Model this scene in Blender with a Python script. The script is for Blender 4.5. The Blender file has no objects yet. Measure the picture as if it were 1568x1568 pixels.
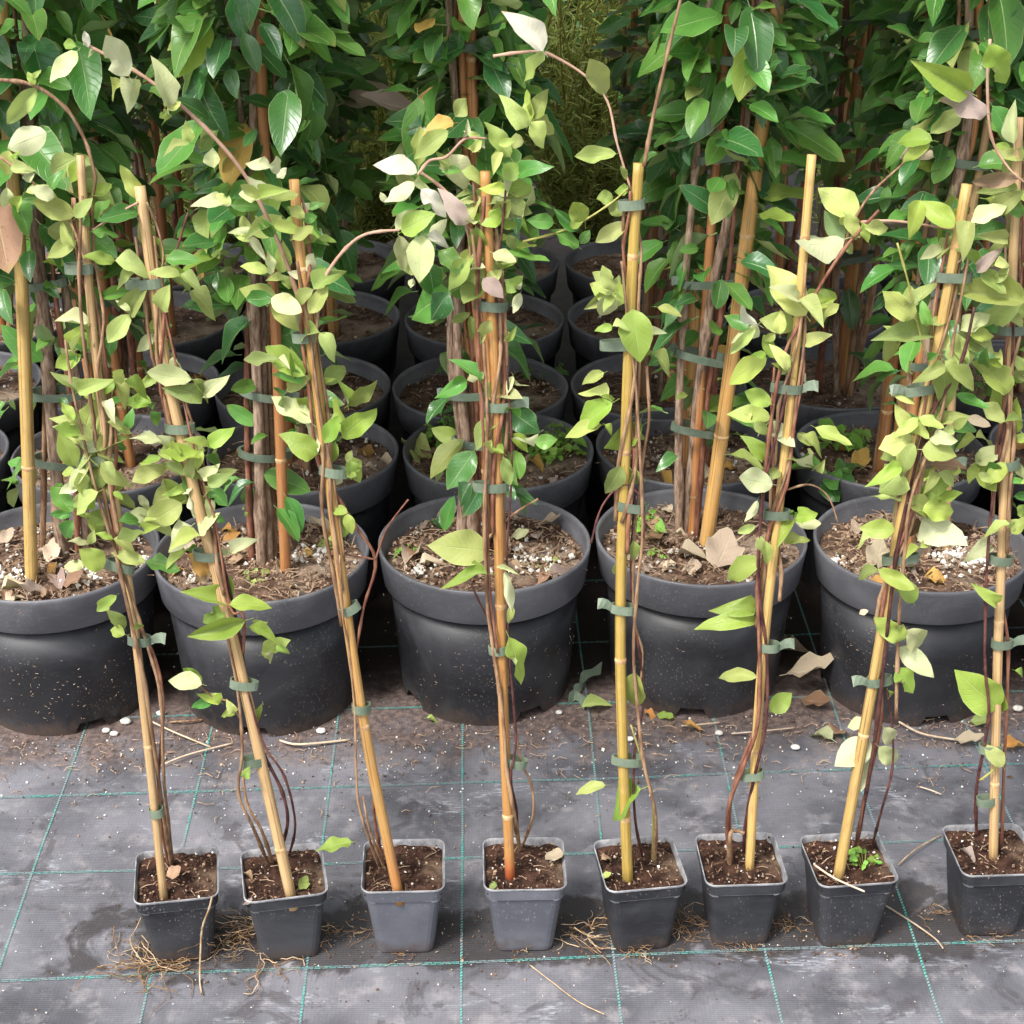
import bpy, math, random
from mathutils import Vector, Matrix, noise as mnoise
R = math.radians
random.seed(11)
scene = bpy.context.scene
C = scene.collection

# ------------------------------------------------------------------ camera
F, CAMH, PITCH = 2600.0, 1.256, R(27.0)
cam = bpy.data.cameras.new('camera')
cam.sensor_width = 36.0
cam.lens = 36.0 * F / 1568.0
cam.clip_start, cam.clip_end = 0.05, 200
camo = bpy.data.objects.new('camera', cam)
camo.location = (0, 0, CAMH)
camo.rotation_euler = (R(90) - PITCH, 0, 0)
C.objects.link(camo)
scene.camera = camo

# ------------------------------------------------------------------ sky, sun, exposure (bright overcast)
SUN_EL, SUN_AZ = 56.0, 222.0          # azimuth clockwise from +Y
world = bpy.data.worlds.new('World')
scene.world = world
world.use_nodes = True
wn, wl = world.node_tree.nodes, world.node_tree.links
sky = wn.new('ShaderNodeTexSky')
sky.sky_type = 'NISHITA'
sky.sun_disc = False
sky.sun_elevation = R(SUN_EL)
sky.sun_rotation = R(SUN_AZ)
sky.dust_density = 4.0
sky.air_density = 1.0
hs = wn.new('ShaderNodeHueSaturation')
hs.inputs['Saturation'].default_value = 0.28
bg = wn['Background']
bg.inputs['Strength'].default_value = 0.13
wl.new(sky.outputs[0], hs.inputs['Color'])
wl.new(hs.outputs[0], bg.inputs['Color'])
sl = bpy.data.lights.new('sun', 'SUN')
sl.energy = 1.5
sl.angle = R(12)
sl.color = (1.0, 0.96, 0.9)
so = bpy.data.objects.new('sun', sl)
az, el = R(SUN_AZ), R(SUN_EL)
sd = Vector((math.sin(az) * math.cos(el), math.cos(az) * math.cos(el), math.sin(el)))
so.rotation_euler = sd.to_track_quat('Z', 'Y').to_euler()
so.location = sd * 20
C.objects.link(so)
vs = scene.view_settings
vs.view_transform = 'Standard'
vs.look = 'None'
vs.gamma = 1
vs.use_curve_mapping = False
vs.exposure = 1.28
scene.cycles.use_denoising = True
scene.cycles.max_bounces = 8

# ------------------------------------------------------------------ geometry of the view: pixel of the 1568 photograph -> real point
CAM = Vector((0, 0, CAMH))
FW = Vector((0, math.cos(PITCH), -math.sin(PITCH)))
UP = Vector((0, math.sin(PITCH), math.cos(PITCH)))


def ray(x, y):
    return FW + Vector(((x - 784) / F, 0, 0)) - UP * ((y - 784) / F)


def on_z(x, y, z):
    d = ray(x, y)
    return CAM + d * ((z - CAMH) / d.z)


def on_plane(x, y, p0, n):
    d = ray(x, y)
    return CAM + d * ((p0 - CAM).dot(n) / d.dot(n))


def to_px(p):
    v = p - CAM
    w = v.dot(FW)
    return 784 + F * v.x / w, 784 - F * v.dot(UP) / w


# ------------------------------------------------------------------ material helpers
class NT:
    def __init__(s, name):
        s.m = bpy.data.materials.new(name)
        s.m.use_nodes = True
        s.n, s.l = s.m.node_tree.nodes, s.m.node_tree.links
        s.bsdf = s.n['Principled BSDF']

    def new(s, t, **k):
        o = s.n.new(t)
        for a, b in k.items():
            setattr(o, a, b)
        return o

    def lk(s, a, b):
        s.l.new(a, b)

    def setin(s, sock, v):
        if hasattr(v, 'default_value') or hasattr(v, 'is_linked'):
            s.lk(v, sock)
        else:
            sock.default_value = v

    def math(s, op, a, b=0.0, c=0.0, clamp=False):
        o = s.new('ShaderNodeMath', operation=op, use_clamp=clamp)
        s.setin(o.inputs[0], a)
        s.setin(o.inputs[1], b)
        s.setin(o.inputs[2], c)
        return o.outputs[0]

    def mix(s, f, a, b, bt='MIX'):
        o = s.new('ShaderNodeMix', data_type='RGBA', blend_type=bt)
        s.setin(o.inputs[0], f)
        for sock, v in ((o.inputs[6], a), (o.inputs[7], b)):
            if isinstance(v, tuple):
                sock.default_value = (*v, 1) if len(v) == 3 else v
            else:
                s.lk(v, sock)
        return o.outputs[2]

    def step(s, v, a, b):
        o = s.new('ShaderNodeMapRange', interpolation_type='SMOOTHSTEP')
        s.setin(o.inputs[0], v)
        o.inputs[1].default_value = a
        o.inputs[2].default_value = b
        return o.outputs[0]

    def coord(s, kind='Object'):
        return s.new('ShaderNodeTexCoord').outputs[kind]

    def noise(s, co, scale, detail=4, rough=0.55, dist=0.0):
        o = s.new('ShaderNodeTexNoise')
        s.lk(co, o.inputs['Vector'])
        o.inputs['Scale'].default_value = scale
        o.inputs['Detail'].default_value = detail
        o.inputs['Roughness'].default_value = rough
        o.inputs['Distortion'].default_value = dist
        return o.outputs['Fac']

    def voro(s, co, scale, feature='F1', out='Distance', rnd=1.0):
        o = s.new('ShaderNodeTexVoronoi', feature=feature)
        s.lk(co, o.inputs['Vector'])
        o.inputs['Scale'].default_value = scale
        o.inputs['Randomness'].default_value = rnd
        return o.outputs[out]

    def scale(s, co, v):
        o = s.new('ShaderNodeMapping')
        s.lk(co, o.inputs[0])
        o.inputs['Scale'].default_value = v
        return o.outputs[0]

    def bump(s, h, strength=0.3, dist=0.001):
        o = s.new('ShaderNodeBump')
        o.inputs['Strength'].default_value = strength
        o.inputs['Distance'].default_value = dist
        s.lk(h, o.inputs['Height'])
        s.lk(o.outputs[0], s.bsdf.inputs['Normal'])
        return o.outputs[0]

    def done(s, col, rough=0.6, spec=0.4):
        s.setin(s.bsdf.inputs['Base Color'], (*col, 1) if isinstance(col, tuple) else col)
        s.setin(s.bsdf.inputs['Roughness'], rough)
        s.bsdf.inputs['Specular IOR Level'].default_value = spec
        return s.m


M = {}


def leaf_material(name, a, b, under, rough=0.45, trans=0.25, rib=0.5, spots=0.25, spotcol=(0.25, 0.17, 0.05), spec=0.4):
    t = NT(name)
    oi = t.new('ShaderNodeObjectInfo').outputs['Random']
    geo = t.new('ShaderNodeNewGeometry')
    rnd = t.math('FRACT', t.math('ADD', oi, t.math('MULTIPLY', geo.outputs['Random Per Island'], 0.97)))
    uv = t.coord('UV')
    sep = t.new('ShaderNodeSeparateXYZ')
    t.lk(uv, sep.inputs[0])
    ax = t.math('ABSOLUTE', t.math('SUBTRACT', sep.outputs[0], 0.5))
    obj = t.coord('Object')
    off = t.new('ShaderNodeVectorMath', operation='ADD')
    t.lk(obj, off.inputs[0])
    comb = t.new('ShaderNodeCombineXYZ')
    t.lk(t.math('MULTIPLY', rnd, 37.0), comb.inputs[0])
    t.lk(comb.outputs[0], off.inputs[1])
    co = off.outputs[0]
    n1 = t.noise(co, 2.2, 4)
    col = t.mix(t.math('ADD', t.math('MULTIPLY', rnd, 0.75), t.math('MULTIPLY', t.math('SUBTRACT', n1, 0.5), 1.1), clamp=True), a, b)
    # individual brightness
    r2 = t.math('FRACT', t.math('MULTIPLY', rnd, 7.31))
    hsv = t.new('ShaderNodeHueSaturation')
    t.lk(col, hsv.inputs['Color'])
    t.lk(t.math('ADD', 0.72, t.math('MULTIPLY', r2, 0.5)), hsv.inputs['Value'])
    t.lk(t.math('ADD', 0.485, t.math('MULTIPLY', t.math('FRACT', t.math('MULTIPLY', rnd, 13.7)), 0.03)), hsv.inputs['Hue'])
    col = hsv.outputs[0]
    # veins
    vein = t.math('SINE', t.math('MULTIPLY', t.math('SUBTRACT', sep.outputs[1], t.math('MULTIPLY', ax, 0.55)), 62.0))
    vmask = t.step(vein, 0.86, 1.0)
    ribm = t.math('SUBTRACT', 1.0, t.step(ax, 0.006, 0.03))
    light = t.mix(0.45, col, (0.75, 0.8, 0.42))
    col = t.mix(t.math('MULTIPLY', vmask, 0.09), col, light)
    col = t.mix(t.math('MULTIPLY', ribm, rib), col, light)
    marg = t.step(ax, 0.46, 0.5)
    col = t.mix(t.math('MULTIPLY', marg, 0.45), col, light)
    # browned tips and margins on some leaves
    worn = t.math('MULTIPLY', t.step(t.math('ADD', t.math('MAXIMUM', t.math('MULTIPLY', ax, 1.75), t.math('MULTIPLY', sep.outputs[1], 0.93)), t.math('MULTIPLY', n1, 0.35)), 1.0, 1.12),
                  t.step(t.math('FRACT', t.math('MULTIPLY', rnd, 5.17)), 0.55, 0.65))
    col = t.mix(t.math('MULTIPLY', worn, 0.7), col, (0.30, 0.20, 0.08))
    sp = t.step(t.noise(co, 9.0, 5, 0.65), 0.60, 0.68)
    col = t.mix(t.math('MULTIPLY', sp, spots), col, spotcol)
    und = t.mix(t.math('MULTIPLY', t.math('SUBTRACT', n1, 0.3), 0.6, clamp=True), under, t.mix(0.5, under, col))
    col = t.mix(geo.outputs['Backfacing'], col, und)
    t.done(col, t.math('ADD', rough, t.math('MULTIPLY', n1, 0.12)), spec)
    h = t.math('ADD', t.math('MULTIPLY', ribm, -1.0), t.math('MULTIPLY', vmask, -0.5))
    t.bump(h, 0.35, 0.02)
    tr = t.new('ShaderNodeBsdfTranslucent')
    t.lk(t.mix(0.4, col, (0.5, 0.62, 0.08)), tr.inputs[0])
    ms = t.new('ShaderNodeMixShader')
    ms.inputs[0].default_value = trans
    t.lk(t.bsdf.outputs[0], ms.inputs[1])
    t.lk(tr.outputs[0], ms.inputs[2])
    t.lk(ms.outputs[0], t.n['Material Output'].inputs[0])
    return t.m


PALE = (0.52, 0.55, 0.30)
M['d'] = leaf_material('leaf_dark_green', (0.024, 0.105, 0.026), (0.060, 0.190, 0.045), (0.18, 0.28, 0.12), 0.25, 0.2, 0.5, 0.12, spec=0.6)
M['g'] = leaf_material('leaf_mid_green', (0.062, 0.205, 0.034), (0.145, 0.32, 0.060), (0.26, 0.37, 0.16), 0.28, 0.25, 0.45, 0.12)
M['l'] = leaf_material('leaf_lime', (0.24, 0.37, 0.05), (0.40, 0.50, 0.115), (0.46, 0.53, 0.23), 0.42, 0.3, 0.35, 0.12)
M['y'] = leaf_material('leaf_yellow_green', (0.34, 0.425, 0.10), (0.485, 0.54, 0.20), (0.51, 0.55, 0.29), 0.5, 0.28, 0.35, 0.2)
M['c'] = leaf_material('leaf_cream', (0.45, 0.49, 0.22), (0.58, 0.60, 0.36), (0.55, 0.57, 0.34), 0.55, 0.2, 0.3, 0.15)
M['w'] = leaf_material('leaf_pale_white', (0.62, 0.61, 0.47), (0.72, 0.70, 0.58), (0.6, 0.6, 0.45), 0.5, 0.15, 0.2, 0.05)
M['o'] = leaf_material('leaf_olive', (0.20, 0.265, 0.06), (0.31, 0.365, 0.12), (0.35, 0.40, 0.19), 0.5, 0.25, 0.35, 0.3)
M['b'] = leaf_material('leaf_dry_brown', (0.20, 0.11, 0.06), (0.40, 0.27, 0.17), (0.42, 0.32, 0.22), 0.75, 0.1, 0.3, 0.5, (0.1, 0.05, 0.03))
M['t'] = leaf_material('leaf_dry_tan', (0.42, 0.33, 0.24), (0.52, 0.42, 0.30), (0.45, 0.37, 0.28), 0.8, 0.1, 0.3, 0.4, (0.2, 0.12, 0.08))
M['p'] = leaf_material('leaf_mauve', (0.30, 0.22, 0.19), (0.36, 0.28, 0.25), (0.36, 0.30, 0.26), 0.6, 0.15, 0.3, 0.2)
M['r'] = leaf_material('leaf_orange', (0.50, 0.24, 0.05), (0.55, 0.34, 0.10), (0.5, 0.33, 0.15), 0.6, 0.2, 0.3, 0.3)


def bamboo_material(name, a, b, c, basez=0.1, basecol=(0.35, 0.10, 0.03), base=0.5, blen=0.09):
    t = NT(name)
    oi = t.new('ShaderNodeObjectInfo').outputs['Random']
    uv = t.coord('UV')
    s1 = t.scale(uv, (4, 0.8, 1))
    n = t.noise(s1, 2.2, 6, 0.68)
    n2 = t.noise(t.scale(uv, (2, 6, 1)), 2.0, 3)
    col = t.mix(t.step(n, 0.3, 0.7), a, b)
    col = t.mix(t.step(n2, 0.5, 0.8), col, c)
    grey = t.step(t.noise(t.scale(uv, (3, 2.2, 1)), 2.6, 5, 0.7), 0.52, 0.70)
    col = t.mix(t.math('MULTIPLY', grey, 0.45), col, (0.30, 0.24, 0.17))
    dark = t.step(t.noise(t.scale(uv, (9, 0.45, 1)), 2.0, 6, 0.75), 0.52, 0.62)
    col = t.mix(t.math('MULTIPLY', dark, 0.7), col, (0.13, 0.06, 0.025))
    sp = t.step(t.noise(t.scale(uv, (8, 26, 1)), 6.0, 4, 0.7), 0.60, 0.68)
    col = t.mix(t.math('MULTIPLY', sp, 0.6), col, (0.14, 0.08, 0.04))
    hsv = t.new('ShaderNodeHueSaturation')
    t.lk(col, hsv.inputs['Color'])
    t.lk(t.math('ADD', 0.82, t.math('MULTIPLY', oi, 0.3)), hsv.inputs['Value'])
    col = hsv.outputs[0]
    if base:
        sep = t.new('ShaderNodeSeparateXYZ')
        t.lk(t.coord('Object'), sep.inputs[0])
        col = t.mix(t.math('MULTIPLY', t.math('SUBTRACT', 1.0, t.step(sep.outputs[2], basez, basez + blen)), base), col, basecol)
    t.bump(n, 0.25, 0.002)
    return t.done(col, 0.5, 0.4)


M['bamboo'] = bamboo_material('bamboo_tan', (0.44, 0.23, 0.065), (0.58, 0.35, 0.12), (0.47, 0.28, 0.11))
M['bamboo_y'] = bamboo_material('bamboo_yellow', (0.50, 0.32, 0.09), (0.62, 0.43, 0.16), (0.46, 0.28, 0.10), base=0.0)
M['bamboo_o'] = bamboo_material('bamboo_olive_yellow', (0.36, 0.24, 0.05), (0.48, 0.34, 0.08), (0.50, 0.33, 0.11), base=0.0)
M['bamboo_r'] = bamboo_material('bamboo_red_brown', (0.34, 0.13, 0.045), (0.50, 0.24, 0.09), (0.44, 0.19, 0.06), base=0.0)
M['bamboo_red'] = bamboo_material('bamboo_red_based', (0.40, 0.19, 0.055), (0.50, 0.27, 0.09), (0.36, 0.16, 0.055), 0.088, (0.36, 0.05, 0.02), 0.8, 0.04)
M['bamboo_p'] = bamboo_material('bamboo_pale', (0.46, 0.29, 0.13), (0.58, 0.40, 0.20), (0.48, 0.31, 0.14), base=0.0)


def simple(name, a, b, scale=30, rough=0.7, bump=0.3, spec=0.3, dist=0.001, detail=5, stretch=None):
    t = NT(name)
    co = t.coord('Object')
    if stretch:
        co = t.scale(co, stretch)
    n = t.noise(co, scale, detail, 0.6)
    col = t.mix(t.step(n, 0.32, 0.68), a, b)
    oi = t.new('ShaderNodeObjectInfo').outputs['Random']
    hsv = t.new('ShaderNodeHueSaturation')
    t.lk(col, hsv.inputs['Color'])
    t.lk(t.math('ADD', 0.82, t.math('MULTIPLY', oi, 0.36)), hsv.inputs['Value'])
    t.bump(n, bump, dist)
    return t.done(hsv.outputs[0], rough, spec)


M['stem'] = simple('stem_brown', (0.15, 0.075, 0.04), (0.36, 0.23, 0.13), 60, stretch=(3, 3, 0.6))
M['stem_dark'] = simple('stem_dark_purple', (0.035, 0.012, 0.014), (0.13, 0.05, 0.04), 70, 0.5)
M['stem_red'] = simple('stem_red_brown', (0.12, 0.04, 0.025), (0.30, 0.14, 0.085), 60, 0.6, stretch=(3, 3, 0.6))
M['stem_pink'] = simple('stem_pinkish', (0.36, 0.20, 0.14), (0.48, 0.32, 0.22), 60, 0.6)
M['stem_green'] = simple('stem_green', (0.25, 0.24, 0.05), (0.38, 0.36, 0.12), 60, 0.6)
M['bark'] = simple('stem_grey_bark', (0.14, 0.085, 0.055), (0.40, 0.29, 0.21), 90, 0.9, 0.8, 0.2, 0.003, stretch=(2.5, 2.5, 0.5))
M['node'] = simple('bamboo_node', (0.38, 0.20, 0.08), (0.66, 0.46, 0.24), 120, 0.6)
M['tie'] = simple('tie_plastic', (0.115, 0.155, 0.105), (0.16, 0.20, 0.14), 90, 0.45, 0.1, 0.4)
M['tie_b'] = simple('tie_plastic_grey', (0.09, 0.125, 0.085), (0.13, 0.165, 0.12), 90, 0.5, 0.1, 0.4)
M['root'] = simple('root_fibre', (0.30, 0.19, 0.10), (0.58, 0.44, 0.29), 90, 0.8)
M['root_dark'] = simple('root_fibre_dark', (0.14, 0.075, 0.035), (0.32, 0.19, 0.09), 90, 0.8)
M['straw'] = simple('straw', (0.48, 0.36, 0.24), (0.62, 0.5, 0.38), 90, 0.8)
M['perlite'] = simple('perlite_white', (0.55, 0.52, 0.46), (0.78, 0.76, 0.70), 200, 0.9)
M['chip'] = simple('bark_chip', (0.22, 0.13, 0.08), (0.44, 0.32, 0.22), 150, 0.9)
M['chip_dark'] = simple('bark_chip_dark', (0.05, 0.028, 0.018), (0.16, 0.09, 0.055), 150, 0.9)
M['weed'] = leaf_material('weed_green', (0.16, 0.38, 0.04), (0.30, 0.52, 0.10), (0.3, 0.45, 0.15), 0.5, 0.3)
M['needle'] = leaf_material('needle_green', (0.24, 0.32, 0.05), (0.50, 0.55, 0.16), (0.4, 0.46, 0.14), 0.4, 0.2)


def pot_material(name, base, dusty, light, fleck=0.25):
    t = NT(name)
    co = t.coord('Object')
    oi = t.new('ShaderNodeObjectInfo').outputs['Random']
    off = t.new('ShaderNodeVectorMath', operation='ADD')
    t.lk(co, off.inputs[0])
    cb = t.new('ShaderNodeCombineXYZ')
    t.lk(t.math('MULTIPLY', oi, 50.0), cb.inputs[0])
    t.lk(cb.outputs[0], off.inputs[1])
    co = off.outputs[0]
    big = t.noise(co, 9, 5, 0.6, 0.6)
    fine = t.noise(t.scale(co, (1, 1, 4)), 70, 5, 0.65)
    col = t.mix(t.step(big, 0.38, 0.75), base, dusty)
    col = t.mix(t.math('MULTIPLY', t.step(fine, 0.5, 0.78), 0.5), col, dusty)
    # clinging grit: sparse flecks gathered in patches
    fl = t.math('SUBTRACT', 1.0, t.step(t.voro(t.scale(co, (1, 1, 0.55)), 330), 0.18, 0.32))
    pick = t.step(t.noise(co, 240, 2), 0.47, 0.53)
    patch = t.step(t.noise(co, 11, 3), 0.47, 0.62)
    m = t.math('MULTIPLY', t.math('MULTIPLY', fl, pick), t.math('MULTIPLY', patch, fleck))
    col = t.mix(m, col, light)
    scr = t.step(t.noise(t.scale(co, (2, 2, 40)), 14, 4, 0.7), 0.66, 0.75)
    col = t.mix(t.math('MULTIPLY', scr, 0.15), col, light)
    # splashed soil clinging near the foot
    sz = t.new('ShaderNodeSeparateXYZ')
    t.lk(t.coord('Object'), sz.inputs[0])
    low = t.math('SUBTRACT', 1.0, t.step(t.math('ADD', sz.outputs[2], t.math('MULTIPLY', t.math('SUBTRACT', t.noise(co, 45, 5, 0.7), 0.5), 0.09)), -0.004, 0.026))
    col = t.mix(t.math('MULTIPLY', low, 0.6), col, (0.085, 0.055, 0.04))
    t.bump(t.math('ADD', fine, m), 0.15, 0.001)
    return t.done(col, t.math('ADD', 0.30, t.math('MULTIPLY', big, 0.34)), 0.5)


M['pot'] = pot_material('pot_black_plastic', (0.012, 0.0125, 0.015), (0.040, 0.041, 0.047), (0.40, 0.35, 0.30))
M['pot_rim'] = pot_material('pot_rim_dusty', (0.078, 0.079, 0.088), (0.155, 0.155, 0.170), (0.46, 0.43, 0.41))
M['pot_grey'] = pot_material('small_pot_grey', (0.09, 0.095, 0.115), (0.15, 0.155, 0.18), (0.55, 0.52, 0.5))
M['pot_dark'] = pot_material('small_pot_dark', (0.017, 0.018, 0.022), (0.056, 0.058, 0.066), (0.5, 0.46, 0.42))
M['pot_in'] = simple('pot_inside', (0.02, 0.02, 0.023), (0.04, 0.04, 0.044), 40, 0.6, 0.1)
M['pot_lip'] = simple('small_pot_lip', (0.14, 0.14, 0.15), (0.36, 0.36, 0.37), 60, 0.5, 0.1)


def soil_material(name, a, b, fleck, thr):
    t = NT(name)
    co = t.coord('Object')
    n = t.noise(co, 55, 6, 0.7)
    n2 = t.noise(co, 14, 3)
    col = t.mix(t.step(n, 0.35, 0.68), a, b)
    col = t.mix(t.step(n2, 0.45, 0.75), col, tuple(0.5 * x + 0.5 * y for x, y in zip(b, fleck)))
    v = t.math('SUBTRACT', 1.0, t.step(t.voro(co, 210), 0.1, 0.3))
    pk = t.step(t.noise(co, 120, 2), thr, thr + 0.05)
    col = t.mix(t.math('MULTIPLY', v, pk), col, fleck)
    fib = t.step(t.noise(t.scale(co, (1, 5, 1)), 70, 4, 0.7, 1.5), 0.62, 0.68)
    col = t.mix(t.math('MULTIPLY', fib, 0.6), col, fleck)
    t.bump(n, 0.9, 0.006)
    return t.done(col, 0.95, 0.15)


M['soil'] = soil_material('soil_brown', (0.055, 0.032, 0.023), (0.20, 0.125, 0.085), (0.48, 0.40, 0.31), 0.48)
M['soil_dark'] = soil_material('soil_dark_peat', (0.016, 0.008, 0.006), (0.075, 0.037, 0.025), (0.38, 0.28, 0.19), 0.61)


def ground_material():
    t = NT('woven_ground_fabric')
    co = t.coord('Object')
    sep = t.new('ShaderNodeSeparateXYZ')
    t.lk(co, sep.inputs[0])
    X, Y = sep.outputs[0], sep.outputs[1]
    n1 = t.noise(co, 7.0, 8, 0.62, 0.4)
    n2 = t.noise(co, 24.0, 6, 0.65)
    n3 = t.noise(co, 110.0, 4, 0.7)
    col = t.mix(t.step(n1, 0.30, 0.70), (0.066, 0.066, 0.076), (0.180, 0.178, 0.200))
    col = t.mix(t.math('MULTIPLY', t.step(n2, 0.5, 0.70), 0.55), col, (0.30, 0.285, 0.295))
    # dried dust, brushed along the weave
    d1 = t.step(t.noise(t.scale(co, (1, 2.2, 1)), 8.5, 8, 0.72, 0.9), 0.55, 0.66)
    d2 = t.step(t.noise(t.scale(co, (0.5, 2.5, 1)), 130, 5, 0.75), 0.46, 0.60)
    col = t.mix(t.math('MULTIPLY', t.math('MULTIPLY', d1, d2), 0.65), col, (0.42, 0.44, 0.49))
    # damp blotches
    bl = t.step(t.noise(co, 15, 6, 0.66, 0.9), 0.55, 0.63)
    col = t.mix(t.math('MULTIPLY', bl, 0.6), col, (0.055, 0.05, 0.055))
    yy = t.math('SUBTRACT', Y, t.math('MULTIPLY', X, 0.045))
    band = t.math('SUBTRACT', 1.0, t.step(t.math('ABSOLUTE', t.math('SUBTRACT', yy, 1.452)), 0.02, 0.085))
    inx = t.step(X, -0.62, -0.34)
    damp = t.step(t.math('ADD', t.noise(co, 13, 6, 0.65, 0.5), t.math('MULTIPLY', t.math('MULTIPLY', band, inx), 0.36)), 0.64, 0.74)
    col = t.mix(t.math('MULTIPLY', damp, 0.82), col, (0.032, 0.028, 0.028))
    # soil trodden in around the big pots
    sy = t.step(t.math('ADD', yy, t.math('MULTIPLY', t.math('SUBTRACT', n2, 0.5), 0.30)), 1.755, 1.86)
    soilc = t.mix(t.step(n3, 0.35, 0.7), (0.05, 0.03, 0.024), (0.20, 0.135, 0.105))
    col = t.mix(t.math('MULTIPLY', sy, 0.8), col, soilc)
    gap_shade = t.step(t.math('ADD', yy, t.math('MULTIPLY', t.math('SUBTRACT', n2, 0.5), 0.2)), 1.90, 1.99)  # shade among the big pots, painted into the fabric colour as near-black
    col = t.mix(gap_shade, col, (0.020, 0.013, 0.010))
    # light grit specks
    v = t.math('SUBTRACT', 1.0, t.step(t.voro(co, 95), 0.04, 0.13))
    pk = t.step(t.noise(co, 60, 2), 0.56, 0.62)
    col = t.mix(t.math('MULTIPLY', v, pk), col, (0.6, 0.58, 0.55))
    vd = t.math('SUBTRACT', 1.0, t.step(t.voro(co, 60), 0.06, 0.2))
    pkd = t.step(t.noise(co, 41, 2), 0.60, 0.66)
    col = t.mix(t.math('MULTIPLY', t.math('MULTIPLY', vd, pkd), 0.7), col, (0.05, 0.04, 0.04))
    # tape weave
    wx = t.math('SINE', t.math('MULTIPLY', X, 2 * math.pi / 0.0042))
    wy = t.math('SINE', t.math('MULTIPLY', Y, 2 * math.pi / 0.0030))
    w = t.math('ADD', t.math('MULTIPLY', wx, 0.25), t.math('MULTIPLY', wy, 0.75))
    hv = t.new('ShaderNodeHueSaturation')
    t.lk(col, hv.inputs['Color'])
    t.lk(t.math('ADD', 1.0, t.math('MULTIPLY', w, 0.085)), hv.inputs['Value'])
    t.bump(t.math('ADD', t.math('MULTIPLY', w, 0.25), t.math('ADD', n2, n3)), 0.35, 0.0016)
    return t.done(hv.outputs[0], t.math('ADD', 0.5, t.math('MULTIPLY', n2, 0.35)), 0.4)


def thread_material():
    t = NT('teal_marker_thread')
    co = t.coord('Object')
    n = t.noise(co, 22, 5, 0.65)
    col = t.mix(t.step(t.noise(co, 300, 2), 0.4, 0.6), (0.02, 0.24, 0.20), (0.11, 0.47, 0.40))
    col = t.mix(t.math('MULTIPLY', t.step(n, 0.34, 0.60), 0.9), col, (0.22, 0.26, 0.28))
    return t.done(col, 0.55, 0.4)


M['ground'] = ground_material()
M['thread'] = thread_material()

# ------------------------------------------------------------------ object helpers


def link(o):
    C.objects.link(o)
    return o


def thing(name, loc, label, cat, group=None):
    o = link(bpy.data.objects.new(name, None))
    o.empty_display_size = 0.05
    o.location = loc
    o['label'] = label
    o['category'] = cat
    if group:
        o['group'] = group
    return o


def tag(o, label, cat, group=None):
    o['label'] = label
    o['category'] = cat
    if group:
        o['group'] = group
    return o


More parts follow.
